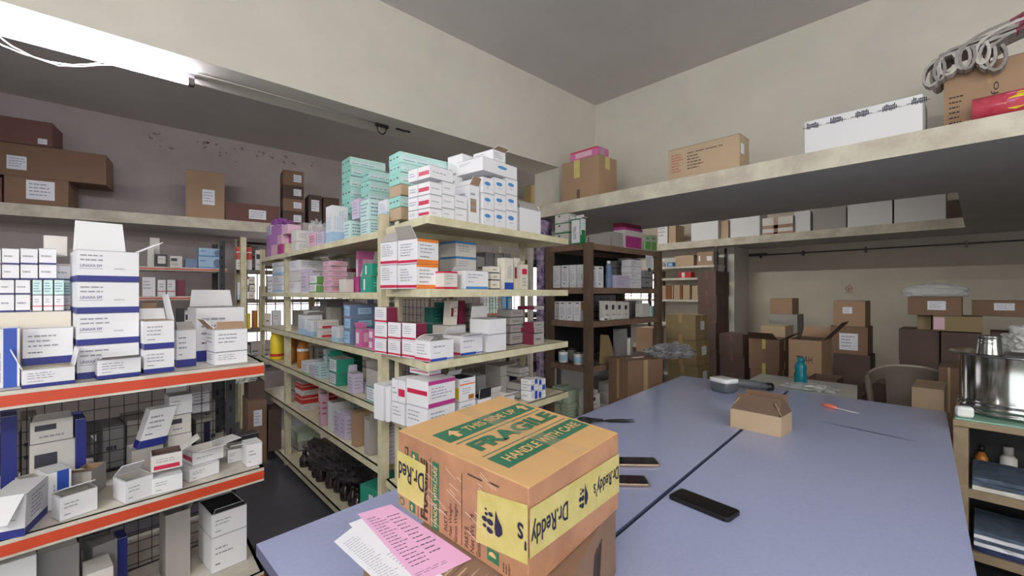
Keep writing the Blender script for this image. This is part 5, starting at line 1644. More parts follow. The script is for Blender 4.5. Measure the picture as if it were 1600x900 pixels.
def column(x, px0, px1, tops, depth, mats_, desc, grp, jit=0.0, labs=None, first=None, **kw):
    """a column of cartons from the floor up; tops = photographed y of each carton's top, from the lowest up"""
    L_ = fl(x)
    n = len(tops)
    for i, y in enumerate(tops):
        w = 'topmost' if i == n - 1 else ('lowest' if i == 0 else ORD[i] + ' from the floor')
        t, d = L_.hit((px0[i] + px1[i]) / 2 if isinstance(px0, list) else (px0 + px1) / 2, 0)
        yb = HOR + EYE / d * FPX if i == 0 else tops[i - 1]
        a = px0[i] if isinstance(px0, list) else px0
        b = px1[i] if isinstance(px1, list) else px1
        k = dict(kw)
        if labs and labs[i]:
            k.update(labs[i])
        dd = desc[i] if isinstance(desc, list) else '%s, %s' % (desc, w)
        putc(L_, 0, a, b, y, yb, depth, mats_[i % len(mats_)], dd, jit=jit * (1 if i % 2 else -1), group=grp, **k)


column(4.70, [1047, 1043, 1041, 1040], [1092, 1090, 1089, 1086], [610, 570, 531, 492], .32, ['kraft_olive'], 'olive brown taped carton beside the end of the blue table', 'olive brown cartons', jit=1.5,
       tape='tape_clear', labs=[dict(face='R', lab=(.4, .45, .75, .75)), dict(face='R', lab=(.4, .4, .75, .75)), dict(face='R', lab=(.4, .4, .75, .75)), dict(face='R', lab=(.4, .4, .75, .75))])
column(5.45, 1090, 1119, [585, 545, 504, 462, 424], .4, ['kraft_dark'], 'tall column of dark brown cartons behind the olive ones', 'dark brown column', jit=1, tape='kraft_red')
column(5.05, 1124, 1162, [590, 555, 522], .34, ['kraft_dark'], 'dark carton in the short column right of the tall dark one', 'short dark column', jit=2, tape='kraft_red')
column(4.75, [1172, 1170], [1216, 1218], [578, 530], .34, ['kraft_brown'], ['dark carton beneath the yellow taped one', 'brown carton with a strip of yellow tape and flared lid behind the white table'], 'cartons behind the white table', tape='tape_yellow',
       labs=[None, dict(open_top=True, flaps=(('F', .14, 150, 'kraft_inside'), ('R', .12, 150, 'kraft_inside')))])
column(5.35, 1188, 1227, [560, 509], .3, ['kraft', 'kraft_pale'], 'pale lidded carton behind the yellow taped one', 'cartons behind the white table')
column(4.3, 1232, 1284, [592, 531], .36, ['kraft'], ['brown carton under the lettered one', 'brown carton lettered in black with a flared flap, behind the teal bottle'], 'cartons behind the white table',
       labs=[None, dict(open_top=True, flaps=(('R', .2, 130, 'kraft_inside'), ('B', .1, 120)), txt=(('F', .25, .42, .72, .58, 'TRAH', 'gap_black', 3, 0),))])
column(6.55, [1201, 1201, 1203], [1244, 1246, 1238], [530, 491, 466], .3, ['kraft_olive', 'greyboard', 'kraft'], 'carton in the column standing alone against the rear wall', 'column against the rear wall')
column(5.75, [1305, 1302, 1297, 1302], [1362, 1360, 1356, 1352], [590, 554, 510, 470], .32, ['kraft_dark', 'kraft_dark', 'kraft_brown', 'kraft'], 'carton in the column below the small wall emblem', 'column below the emblem',
       labs=[None, None, dict(lab=(.25, .15, .75, .75)), dict(lab=(.3, .5, .6, .75))])
column(3.9, 1312, 1346, [618], .22, ['kraft_dark'], ['low dark carton left of the chair'], 'low cartons near the chair')
column(4.05, 1262, 1308, [592], .3, ['kraft_dark'], ['low dark open carton behind the white table corner'], 'low cartons near the chair', open_top=True)
column(5.2, [1405, 1404], [1468, 1468], [565, 515], .38, ['kraft_dark'], 'very dark carton in the column behind the chair back', 'cartons behind the chair')
column(5.15, [1472, 1470], [1540, 1535], [575, 520], .38, ['kraft_red', 'kraft_dark'], 'reddish dark carton right of the very dark ones', 'cartons behind the chair')
putc(fl(5.2), .05, 1433, 1455, 492, 514, .25, 'kraft_olive', 'small brown carton wedged below the labelled flat one', group='cartons behind the chair')
putc(fl(5.15), .0, 1457, 1536, 494, 510, .3, 'kraft_olive', 'flat olive carton with a pink label below the labelled flat one', marks=(('F', .02, .1, .25, .9, 'pink', 1),), group='cartons behind the chair')
putc(fl(5.15), .0, 1418, 1503, 464, 490, .34, 'kraft_brown', 'flat brown carton with a white label high on the rear pile', lab=(.38, .3, .72, .78), group='cartons behind the chair')
putc(fl(5.3), .0, 1518, 1620, 470, 505, .34, 'kraft_brown', 'flat brown carton with a white label at the right picture edge', lab=(.36, .4, .68, .85), group='cartons behind the chair')
column(5.35, 1548, 1620, [575, 520], .34, ['kraft_red', 'kraft_dark'], 'dark carton at the right picture edge under the labelled one', 'cartons behind the chair')
column(4.0, 1466, 1500, [574], .3, ['kraft_brown'], ['brown carton just left of the steel pot'], 'cartons near the pot', tape='tape_clear')
column(3.45, 1424, 1476, [606], .3, ['kraft_pale'], ['pale flat topped carton between the chair and the cabinet'], 'cartons near the pot')
column(4.9, 1345, 1385, [598], .3, ['kraft_dark'], ['dark brown carton behind the chair arm'], 'low cartons near the chair')
# carton and film bundle at the foot of the wooden rack
LX = Line((3.36, 1.80), (3.86, 1.62))
putc(LX, .0, 981, 1036, 562, 657, .26, 'kraft_brown', 'rounded reddish brown carton beside the table at the foot of the wooden rack', tape='tape_clear')
# cartons in the back left aisle
LAi = Line((.3, 4.05), (1.0, 4.0))
putc(LAi, .0, 387, 417, 626, 692, .3, 'kraft_brown', 'brown carton with a white label on the floor of the left aisle', lab=(.3, .6, .75, .85))
putc(LAi, .05, 388, 414, 597, 626, .25, 'kraft_dark', 'small dark carton on the labelled carton in the left aisle')
putc(LAi, .0, 419, 440, 640, 700, .22, 'kraft_dark', 'dim carton under the crinkled clear bag in the back aisle')
# two cartons seen through the racks near window 3
LY = Line((6.1, 4.2), (6.1, 3.2))
column(5.4, 994, 1020, [552, 512], .3, ['kraft_brown', 'kraft'], 'carton seen through the wooden rack', 'cartons seen through the rack')

# ================================================================ things on the tables
def cw(dep, lat, z=0.0):
    return (dep * FWD[0] + lat * RGT[0], dep * FWD[1] + lat * RGT[1], z)


def rel(pts, o):
    return [(p[0] - o[0], p[1] - o[1], p[2] - o[2]) for p in pts]


TTOP = TZ + .0006
# ---- lower plain carton
lowc = [cw(.73, -.249), cw(.50, .0), cw(1.0, .238), cw(1.23, -.011)]
base = [(p[0], p[1], TTOP) for p in lowc]
top = [(p[0], p[1], .937) for p in lowc]
o0 = cw(.865, -.005, TTOP)
c8 = rel(base + top, o0)
mb = MB()
body(mb, c8, 'kraft_brown')
sk = Skin(mb, c8)
rnd = random.Random(4)
sk.rect('R', 0, .0, 1, .012, 'kraft_inside', 1)
for k in range(9):      # pen scribble on the right side
    u = .62 + k * .012
    sk.shape('R', [(u, .35 + rnd.uniform(-.1, .1)), (u + .012, .36 + rnd.uniform(-.1, .1)), (u + .05, .8 + rnd.uniform(-.1, .05)), (u + .04, .8)], 'ink_brown', 1)
sk.rect('R', .35, .45, .38, .9, 'kraft_dark', 1)
for k in range(12):     # torn corrugation at the near left edge
    sk.shape('T', [(.25 + k * .03, .03), (.262 + k * .03, .03), (.275 + k * .03, .22 + rnd.uniform(-.05, .05)), (.265 + k * .03, .22)], 'kraft_pale' if k % 2 else 'kraft_inside', 1)
tag(mb.build('carton', None, o0), 'plain brown carton on the blue table supporting the green lettered one', 'carton')

# ---- the green lettered carton with yellow tape
ZT_, ZB_ = 1.10, .938
tA, tD, tC, tB = [at_z(*p, ZT_) for p in ((622, 672), (826, 763), (966, 676), (783, 618))]
top = [tA, tD, tC, tB]
base = [(p[0], p[1], ZB_) for p in top]
o1 = ((tA[0] + tC[0]) / 2, (tA[1] + tC[1]) / 2, ZB_)
c8 = rel(base + top, o1)
mb = MB()
# slightly rounded carton body
bm = bmesh.new()
vs = [bm.verts.new(p) for p in c8]
for f in ((0, 3, 2, 1), (4, 5, 6, 7), (0, 1, 5, 4), (1, 2, 6, 5), (2, 3, 7, 6), (3, 0, 4, 7)):
    fc = bm.faces.new([vs[i] for i in f])
bmesh.ops.bevel(bm, geom=list(bm.edges), offset=.0022, segments=2, profile=0.5, affect='EDGES')
bm.verts.index_update()
V_ = [v.co[:] for v in bm.verts]
for f in bm.faces:
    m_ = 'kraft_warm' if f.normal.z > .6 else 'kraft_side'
    mb.mesh([v.co[:] for v in f.verts], [tuple(range(len(f.verts)))], m_)
bm.free()
sk = Skin(mb, c8)


def TT(u0, v0, u1, v1, m, lay=1):          # top face, u along the lettering, v up the lettering
    sk.rect('T', 1 - v1, u0, 1 - v0, u1, m, lay)


def TX(u0, v0, u1, v1, s, m, lay=3, bold=.02):
    sk.text('T', 1 - v1, u0, 1 - v0, u1, s, m, lay, 90, bold)


def arrow(f, cu, cv, w, h, m, lay, rot90=False):
    pts = [(-.5, 0), (0, .55), (.5, 0), (.2, 0), (.2, -.5), (-.2, -.5), (-.2, 0)]
    out = []
    for a, b in pts:
        a, b = a * w, b * h
        out.append((cu - b, cv + a) if rot90 else (cu + a, cv + b))
    sk.shape(f, out, m, lay)


TT(.09, .612, .96, .775, 'print_green')
TT(.105, .570, .95, .58, 'print_green')
TT(.09, .352, .96, .36, 'print_green')
TT(.09, .18, .97, .325, 'print_green')
TX(.285, .655, .80, .728, 'THIS SIDE UP', 'print_kraft')
TX(.135, .405, .945, .535, 'FRAGILE', 'print_green', bold=.045)
TX(.15, .215, .925, .285, 'HANDLE WITH CARE', 'print_kraft')
arrow('T', 1 - .69, .2, .1, .11, 'print_kraft', 3, True)
arrow('T', 1 - .69, .89, .1, .11, 'print_kraft', 3, True)
# clear tape across the middle
TT(.47, .0, .60, 1.0, 'tape_film' if 'tape_film' in MATS else 'clear_film', 5)


def LV(v):          # heights measured against a slightly shorter box
    return (v * .15 + .012) / .162


def LR_(u0, v0, u1, v1, m, lay=1):
    sk.rect('F', u0, LV(v0), u1, LV(v1), m, lay)


sk.text('F', .232, LV(-.03), .298, LV(.77), 'FRAGILE', 'ink_brown', 2, 90, .04)
LR_(.205, -.06, .209, .8, 'ink_brown')
LR_(.318, -.06, .322, .82, 'ink_brown')
LR_(.338, -.07, .395, .80, 'print_green')
sk.text('F', .352, LV(-.03), .382, LV(.74), 'HANDLE WITH CARE', 'print_kraft', 3, 90, .01)
LR_(.14, .66, .2, .80, 'print_green')
LR_(.12, -.05, .18, .10, 'print_green')
arrow('F', .17, LV(.73), .03, .08, 'print_kraft', 3)
arrow('F', .15, LV(.02), .03, .08, 'print_kraft', 3)
LR_(.075, .70, .11, .82, 'ink_brown')
LR_(.083, .72, .102, .80, 'kraft_side', 2)
sk.shape('F', [(.045 + .028 * math.cos(a * math.pi / 6), LV(.01) + .055 * math.sin(a * math.pi / 6)) for a in range(12)], 'print_green', 1)
sk.shape('F', [(.045 + .018 * math.cos(a * math.pi / 6), LV(.01) + .035 * math.sin(a * math.pi / 6)) for a in range(12)], 'kraft_side', 2)
sk.text('F', .44, LV(.01), .468, LV(.26), 'PART A', 'ink_brown', 2, 90)
sk.text('F', .48, LV(-.02), .508, LV(.43), 'Net Weight :', 'ink_brown', 2, 90)
sk.text('F', .52, LV(-.05), .55, LV(.46), 'Gross Weight :', 'ink_brown', 2, 90)
LR_(.575, -.04, .579, .82, 'ink_brown')
sk.text('F', .60, LV(-.02), .628, LV(.22), 'PART B', 'ink_brown', 2, 90)
sk.text('F', .64, LV(-.04), .668, LV(.40), 'Net Wt. M', 'ink_brown', 2, 90)
sk.text('F', .682, LV(-.04), .71, LV(.12), 'Gross', 'ink_brown', 2, 90)
LR_(.755, .0, .83, .14, 'print_green')
sk.shape('F', [(.79 + .025 * math.cos(a * math.pi / 5), LV(.06) + .05 * math.sin(a * math.pi / 5)) for a in range(6)], 'print_kraft', 2)
sk.lines('F', .85, LV(-.03), .9, LV(.12), 3, 'ink_brown', random.Random(3), lay=1, vert=True)
LR_(.62, .84, .72, .86, 'ink_brown')
LR_(.76, .86, .83, .88, 'ink_brown')
o = mb.build('carton', None, o1)
tag(o, 'brown taped carton with green FRAGILE lettering and yellow tape, nearest on the table', 'carton')


def logo(f, cu, cv, s, asp, m, lay):
    sk.shape(f, [(cu + s * x, cv + s * asp * y) for x, y in ((.05, .95), (.2, .5), (.42, .1), (.45, -.3), (.25, -.62), (.05, -.6), (-.02, -.2), (.02, .3))], m, lay)
    for x, y, r in ((-.25, .52, .14), (-.52, .42, .1), (-.62, .05, .17), (-.28, .02, .2), (-.62, -.38, .12), (-.3, -.5, .2), (-.55, .72, .07)):
        sk.shape(f, [(cu + s * (x + r * math.cos(a * math.pi / 5)), cv + s * asp * (y + r * math.sin(a * math.pi / 5))) for a in range(10)], m, lay)


mb = MB()
sk = Skin(mb, c8)
# tape end on the left face, and the long run that wraps the near corner onto the right face
sk.shape('F', [(0, LV(.10)), (.265, LV(.10)), (.285, LV(.70)), (0, LV(.72))], 'tape_yellow', 4)
tp0 = mb
mb = MB()
sk = Skin(mb, c8)
sk.shape('F', [(.685, LV(.125)), (1, LV(.22)), (1, LV(.83)), (.695, LV(.73))], 'tape_yellow', 4)
sk.shape('R', [(0, LV(.28)), (1, LV(.16)), (1, LV(.71)), (0, LV(.79))], 'tape_yellow', 4)
Skin(tp0, c8).text('F', .02, LV(.33), .27, LV(.58), 'Dr.Red', 'ink_navy', 6, 180, .01)
tp0.build('yellow_tape', o)['label'] = 'short end of yellow tape reading Dr.Red upside down'
logo('F', .81, LV(.44), .105, 1.55, 'ink_navy', 6)
sk.text('F', .945, LV(.36), .995, LV(.62), "'s", 'ink_navy', 6, 180, .01)
sk.text('R', .01, LV(.38), .345, LV(.66), "Dr.Reddy", 'ink_navy', 6, 180, .01)
logo('R', .53, LV(.48), .085, 1.9, 'ink_navy', 6)
sk.text('R', .64, LV(.36), .985, LV(.60), "Dr.Reddy's", 'ink_navy', 6, 180, .01)
tp = mb.build('yellow_tape', o)
tp['label'] = 'yellow tape printed with a dark drop logo'
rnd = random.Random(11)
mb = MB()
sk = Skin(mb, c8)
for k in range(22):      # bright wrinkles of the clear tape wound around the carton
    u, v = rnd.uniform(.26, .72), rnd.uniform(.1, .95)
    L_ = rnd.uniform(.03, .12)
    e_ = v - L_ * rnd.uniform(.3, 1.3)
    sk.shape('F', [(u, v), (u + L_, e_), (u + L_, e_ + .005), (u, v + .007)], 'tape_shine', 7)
mb2 = mb.build('clear_tape', o)
mb2['kind'] = 'stuff'

# ---- pink slip and white sheets under the carton
def sheet(name, label, pts, z, m, lines, cat='paper', lm='print_grey', seed=1):
    mb = MB()
    P = [at_z(px, py, z) for px, py in pts][::-1]
    o_ = P[0]
    q = rel(P, o_)
    th = .0005
    mb.poly(q, m)
    mb.poly([(a, b, c - th) for a, b, c in q][::-1], m)
    for i in range(4):
        j = (i + 1) % 4
        mb.poly([(q[i][0], q[i][1], q[i][2] - th), (q[j][0], q[j][1], q[j][2] - th), q[j], q[i]], m)
    r = random.Random(seed)
    c = [(a, b, c_ - .01) for a, b, c_ in q] + q
    s_ = Skin(mb, c)
    for (u0, v0, u1, v1, n) in lines:
        s_.lines('T', u0, v0, u1, v1, n * 2, lm, r, th=.2, lay=.5)
    return tag(mb.build(name, None, o_), label, cat)


sheet('paper_sheet', 'lower white printed sheet sticking out under the pink slip', [(545, 818), (575, 806), (700, 892), (640, 915)], .9378, 'paper', [(.05, .1, .2, .9, 8)])
sheet('paper_sheet', 'white printed sheet with a pen circle under the pink slip', [(522, 846), (566, 812), (700, 905), (618, 935)], .9384, 'paper', [(.12, .12, .55, .9, 12), (.6, .2, .9, .5, 4)])
sheet('receipt', 'pink printed slip lying under the corner of the lettered carton', [(559, 803), (611, 788), (737, 873), (655, 912)], .9389, 'pink_paper', [(.05, .06, .9, .1, 1), (.1, .15, .5, .9, 9), (.55, .2, .92, .85, 6)], seed=4, lm='print_dark')


# ---- phones
def phone(label, c, ang, L_, W, T_, case):
    t = thing('phone', label, 'phone', (c[0], c[1], TTOP), ang)
    bm = bmesh.new()
    bmesh.ops.create_cube(bm, size=1)
    for v in bm.verts:
        v.co = Vector((v.co.x * L_, v.co.y * W, (v.co.z + .5) * T_))
    ve = [e for e in bm.edges if abs(e.verts[0].co.z - e.verts[1].co.z) > T_ * .5]
    bmesh.ops.bevel(bm, geom=ve, offset=.011, segments=5, profile=.5, affect='EDGES')
    he = [e for e in bm.edges if abs(e.verts[0].co.z - e.verts[1].co.z) < 1e-6 and len(e.link_faces) == 2 and abs(e.calc_face_angle(0)) > .5]
    bmesh.ops.bevel(bm, geom=he, offset=.002, segments=2, profile=.5, affect='EDGES')
    mb = MB()
    mb.bm(bm, case)
    mb.build('body', t)
    mb = MB()
    hl, hw, r = L_ / 2 - .005, W / 2 - .004, .008
    pts = []
    for cx, cy, a0 in ((hl - r, hw - r, 0), (-hl + r, hw - r, 90), (-hl + r, -hw + r, 180), (hl - r, -hw + r, 270)):
        for k in range(5):
            a = math.radians(a0 + k * 22.5)
            pts.append((cx + r * math.cos(a), cy + r * math.sin(a), T_ + .0004))
    mb.poly(pts, 'black_gloss')
    mb.build('screen', t)


pa, pb = at_z(1052, 767, .772), at_z(1151, 806, .772)
phone('black phone in a thick rubber case beside the black table seam', ((pa[0] + pb[0]) / 2, (pa[1] + pb[1]) / 2), math.atan2(pb[1] - pa[1], pb[0] - pa[0]), .185, .078, .013, 'black_rubber')
p = cw(1.63, .462)
phone('bronze framed phone behind the lettered carton, farther of the two', p, TH - math.pi / 2 - .03, .165, .075, .010, 'gold_frame')
p = cw(1.468, .374)
phone('bronze framed phone behind the lettered carton, nearer of the two', p, TH - math.pi / 2 - .06, .165, .072, .010, 'gold_frame')

# ---- scissors
p = cw(2.15, .46)
t = thing('scissors', 'black scissors lying behind the lettered carton, blades to the right', 'scissors', (p[0], p[1], TTOP), TH - math.pi / 2)
for s_ in (-1, 1):
    mb = MB()
    y = .004 * s_
    z0 = .002 + (.004 if s_ > 0 else 0)
    q = [(-.01, -.008 * s_ + y), (.02, .012 * s_ + y), (.09, .016 * s_ + y), (.145, .010 * s_), (.09, .001 * s_)]
    mb.poly([(a, b, z0 + .003) for a, b in q], 'black_soft')
    mb.poly([(a, b, z0) for a, b in q][::-1], 'black_soft')
    for i in range(5):
        a, b = q[i], q[(i + 1) % 5]
        mb.poly([(a[0], a[1], z0), (b[0], b[1], z0), (b[0], b[1], z0 + .003), (a[0], a[1], z0 + .003)], 'black_soft')
    mb.build('blade', t)
    mb = MB()
    mb.tube([(-.01, -.004 * s_, .008), (-.05, -.016 * s_, .009), (-.075, -.022 * s_, .009)], .0055, 'black_soft', 8)
    mb.tube([(-.10 + .028 * math.cos(a), -.026 * s_ + .019 * math.sin(a), .008) for a in [math.pi * k / 8 for k in range(17)]], .005, 'black_soft', 8)
    mb.build('handle', t)

# ---- knife with a red handle, and a thin dark streak drawn on the laminate
ka, kb = at_z(1284, 632, .767), at_z(1342, 646, .767)
t = thing('knife', 'small knife with coral red handle and white blade on the right blue table', 'knife', (ka[0], ka[1], TTOP), math.atan2(kb[1] - ka[1], kb[0] - ka[0]))
Lk = math.hypot(kb[0] - ka[0], kb[1] - ka[1])
mb = MB()
mb.tube([(0, 0, .008), (.02, 0, .008), (Lk * .25, 0, .008), (Lk * .42, 0, .007)], [.004, .011, .012, .008], 'knife_red', 10)
mb.build('handle', t)
mb = MB()
mb.box(Lk * .42, Lk * .9, -.013, .011, .005, .007, 'white_plastic')
mb.mesh([(Lk * .9, -.007, .005), (Lk, .006, .005), (Lk * .9, .007, .005), (Lk * .9, -.007, .007), (Lk, .006, .007), (Lk * .9, .007, .007)],
        [(0, 2, 1), (3, 4, 5), (0, 1, 4, 3), (1, 2, 5, 4)], 'white_plastic')
mb.build('blade', t)
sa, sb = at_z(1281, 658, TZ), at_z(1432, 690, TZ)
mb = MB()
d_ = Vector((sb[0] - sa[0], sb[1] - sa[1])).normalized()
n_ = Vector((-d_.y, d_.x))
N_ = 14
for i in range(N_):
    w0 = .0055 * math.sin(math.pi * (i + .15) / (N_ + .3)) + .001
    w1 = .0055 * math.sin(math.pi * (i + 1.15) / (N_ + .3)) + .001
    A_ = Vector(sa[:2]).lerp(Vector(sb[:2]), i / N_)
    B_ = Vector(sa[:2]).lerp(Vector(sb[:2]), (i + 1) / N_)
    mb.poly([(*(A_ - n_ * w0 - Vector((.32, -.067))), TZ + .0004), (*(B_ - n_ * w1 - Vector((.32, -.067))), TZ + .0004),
             (*(B_ + n_ * w1 - Vector((.32, -.067))), TZ + .0004), (*(A_ + n_ * w0 - Vector((.32, -.067))), TZ + .0004)], 'streak')
sc_ = mb.build('streak', TR)
sc_['label'] = 'long dark streak on the laminate'

# ---- small open carton
w_, dd_, h_ = .215, .15, .088
c8 = box8(w_, dd_, h_)
LQ = Line((2.176, .812), (2.172, .590))
c_ = LQ.p + LQ.u * .112 + LQ.n * (.075)
mb = MB()
body(mb, c8, 'kraft_pale', True, 'kraft_inside')
o = mb.build('carton', None, (c_.x, c_.y, TTOP), LQ.ang)
tag(o, 'small unprinted open carton standing across the black table seam', 'carton')
flap(o, c8, 'F', .085, 52, 'kraft_pale', 'kraft_inside')
flap(o, c8, 'B', .075, 78, 'kraft_brown', 'kraft_inside')
flap(o, c8, 'R', .06, 62, 'kraft_pale', 'kraft_inside')
flap(o, c8, 'L', .06, 58, 'kraft_pale', 'kraft_inside')

# ---- tape gun / scanner
p = at_z(1131, 612, TZ)
t = thing('handheld_scanner', 'grey scanner with white window and long handle near the far table edge', 'scanner', (p[0], p[1], TTOP), math.radians(-20))
bm = bmesh.new()
bmesh.ops.create_cube(bm, size=1)
for v in bm.verts:
    k = .85 if v.co.z < 0 else 1.0
    v.co = Vector((v.co.x * .12 * k, v.co.y * .14 * k, (v.co.z + .5) * .066))
bmesh.ops.bevel(bm, geom=list(bm.edges), offset=.016, segments=3, profile=.5, affect='EDGES')
mb = MB(); mb.bm(bm, 'grey_plastic', True); mb.build('head', t)
bm = bmesh.new()
bmesh.ops.create_cube(bm, size=1)
for v in bm.verts:
    v.co = Vector((v.co.x * .124, v.co.y * .144, .064 + (v.co.z + .5) * .024))
bmesh.ops.bevel(bm, geom=[e for e in bm.edges if abs(e.verts[0].co.z - e.verts[1].co.z) > .01], offset=.028, segments=4, profile=.5, affect='EDGES')
mb = MB(); mb.bm(bm, 'white_plastic', True)
mb.box(-.036, .036, -.05, .05, .0875, .0885, 'offwhite')
mb.build('rim', t)
mb = MB()
mb.tube([(.055, .0, .05), (.11, -.03, .055), (.2, -.07, .042), (.27, -.10, .03)], [.025, .026, .026, .022], 'grey_plastic', 10)
mb.build('handle', t)
mb = MB()
mb.tube([(.265, -.098, .03), (.30, -.112, .028)], [.026, .025], 'black_soft', 10)
mb.build('end_cap', t)


# ---- bottles
def bottle(name, label, x, y, z, prof, m, cap=None, capm='white_plastic', group=None, cat='bottle', n=18, band=None):
    t = thing(name, label, cat, (x, y, z), 0, group)
    mb = MB()
    mb.lathe([(0.0001, 0)] + prof + [(0.0001, prof[-1][1])], m, n)
    mb.build('body', t)
    if band:
        r, z0, z1, bm_ = band
        mb = MB()
        mb.lathe([(r, z0), (r, z1)], bm_, n)
        mb.build('label_band', t)
    if cap:
        mb = MB()
        r, z0, z1 = cap
        mb.lathe([(.0001, z0), (r, z0), (r, z1), (.0001, z1)], capm, n)
        mb.build('cap', t)
    return t


p = at_z(1251, 599, .755)
bottle('water_bottle', 'translucent teal water bottle with a narrow waist on the side table', p[0], p[1], .756,
       [(.036, 0), (.04, .01), (.04, .06), (.034, .085), (.037, .11), (.037, .125), (.022, .15), (.019, .155)], 'glass_teal', (.021, .152, .185), 'glass_teal')


def on_shelf(L_, off, px, z):
    t_, d = L_.hit(px, off)
    q = L_.p + L_.n * off + L_.u * t_
    return q.x, q.y, z + .0008


for i, (px, m_, lab) in enumerate([(880, 'white_plastic', 'white plastic jar with steel lid'), (904, 'offwhite', 'greyish white jar nearer the front post'), (869, 'orange', 'orange jar half hidden at the left')]):
    x, y, z = on_shelf(LDl, .07 if i < 2 else .19, px, .78)
    bottle('jar', lab + ' on the lowest shelf of the wooden rack', x, y, z, [(.040, 0), (.043, .005), (.043, .088), (.038, .096)], m_, (.041, .096, .112), 'steel', group='jars on the wooden rack', cat='jar', band=(.0435, .02, .07, 'lightblue' if i < 2 else 'offwhite'))
x, y, z = on_shelf(LDl, .2, 893, .78)
bottle('jar', 'shaded jar behind the two white ones on the lowest shelf', x, y, z, [(.040, 0), (.043, .005), (.043, .09), (.038, .1)], 'greyboard2', (.041, .1, .118), 'steel_dark', group='jars on the wooden rack', cat='jar')
x, y, z = on_shelf(LA, .06, 433, .81)
bottle('bottle', 'bright yellow bottle beyond the aisle post on the long cream rack', x, y, z, [(.05, 0), (.055, .02), (.055, .19), (.045, .22), (.02, .24)], 'yellow', (.022, .24, .265), 'yellow', n=16, band=(.056, .03, .055, 'red'))
x, y, z = on_shelf(LA, .12, 457, .81)
bottle('bottle', 'amber bottle just right of the aisle post', x, y, z, [(.045, 0), (.05, .02), (.05, .18), (.02, .21)], 'amber', (.02, .21, .235), 'yellow', n=16)
x, y, z = on_shelf(LA, .10, 474, .81)
bottle('bottle', 'rust orange bottle with clear shoulder on the fourth shelf of the long rack', x, y, z, [(.04, 0), (.045, .02), (.045, .15), (.03, .19), (.015, .21)], 'amber', (.018, .21, .24), 'red', n=16, band=(.046, .13, .15, 'white_plastic'))
x, y, z = on_shelf(LDf, .1, 951, 1.44)
bottle('bottle', 'blue stacked bottle on the upper shelf of the wooden rack', x, y, z, [(.032, 0), (.034, .01), (.034, .12), (.028, .13), (.028, .2), (.018, .22)], 'steelblue', (.018, .22, .245), 'white_plastic', n=16)
x, y, z = on_shelf(LK, .05, 1037, 1.815)
bottle('bottle', 'tiny white bottle on the top shelf under the far loft', x, y, z, [(.03, 0), (.03, .05), (.01, .08)], 'greyboard', (.012, .08, .12), 'white_plastic', n=12)

# ---- small white device and odds and ends on the wooden rack
x, y, z = on_shelf(LDf, .04, 944, 1.155)
mb = MB()
mb.box(-.045, .045, -.02, .02, 0, .026, 'white_plastic', .008)
mb.box(-.03, .02, -.0215, -.02, .008, .018, 'blackbox')
tag(mb.build('switch_box', None, (x, y, z), .1), 'small white plastic device with a dark slot before the slim boxes', 'device')
# leaning tan card
x, y, z = on_shelf(LDf, .08, 946, .78)
mb = MB()
P = [(-.09, 0), (.09, 0), (.085, .13), (.045, .235), (-.035, .245)]
mb.poly([(a, -.03 + b * .12, b) for a, b in P], 'kraft_olive')
mb.poly([(a, .0 + b * .12, b) for a, b in P][::-1], 'kraft_olive')
for i in range(5):
    a, b = P[i], P[(i + 1) % 5]
    mb.poly([(a[0], -.03 + a[1] * .12, a[1]), (a[0], a[1] * .12, a[1]), (b[0], b[1] * .12, b[1]), (b[0], -.03 + b[1] * .12, b[1])], 'kraft_olive')
tag(mb.build('card_holder', None, (x, y, z)), 'slanting tan cardboard holder on the lowest shelf of the wooden rack', 'box')
# notice on the right post
t_, d = LDf.hit(1014, -.004)
q = LDf.p + LDf.u * t_
mb = MB()
mb.box(-.065, .065, -.0006, .0006, -.06, .06, 'paper')
sk = Skin(mb, [(-.065, -.0007, -.06), (.065, -.0007, -.06), (.065, .0007, -.06), (-.065, .0007, -.06), (-.065, -.0007, .06), (.065, -.0007, .06), (.065, .0007, .06), (-.065, .0007, .06)])
sk.lines('F', .1, .1, .9, .9, 9, 'print_grey', random.Random(2))
tag(mb.build('notice', None, (q.x, 2.179, zat(409, d))), 'white typed notice hanging at the right post of the wooden rack', 'notice')


BGT = max([b1 for B, b0, b1 in SOLID if b1 < 1.0 and sat(corners((.83, 4.14), .03, .03, 0), B)] or [0]) + .001
LXT = max([b1 for B, b0, b1 in SOLID if b1 < 1.0 and sat(corners((3.55, 1.86), .05, .05, 0), B)] or [.8]) + .035
# ---- crumpled bags
def bag(name, label, c, sx, sy, sz, m, seed, rough=.28, cat='bag', freq=3.2, group=None, rotz=0.0):
    bm = bmesh.new()
    bmesh.ops.create_icosphere(bm, subdivisions=4, radius=1)
    off = Vector((seed * 3.1, seed * 1.7, 0))
    for v in bm.verts:
        n1 = noise.noise(v.co * freq + off)
        n2 = noise.noise(v.co * freq * 2.3 + off)
        k = 1 + rough * n1 - rough * .8 * abs(n2)
        q = v.co * k
        q.x = math.copysign(abs(q.x) ** .8, q.x)
        q.y = math.copysign(abs(q.y) ** .8, q.y)
        z = q.z
        if z < -.35:
            z = -.35 + (z + .35) * .05
        v.co = Vector((q.x * sx, q.y * sy, (z + .385) * sz))
    zmin = min(v.co.z for v in bm.verts)
    for v in bm.verts:
        v.co.z -= zmin
    mb = MB()
    mb.bm(bm, m, False)
    o = mb.build(name, None, c, rotz)
    return tag(o, label, cat, group)


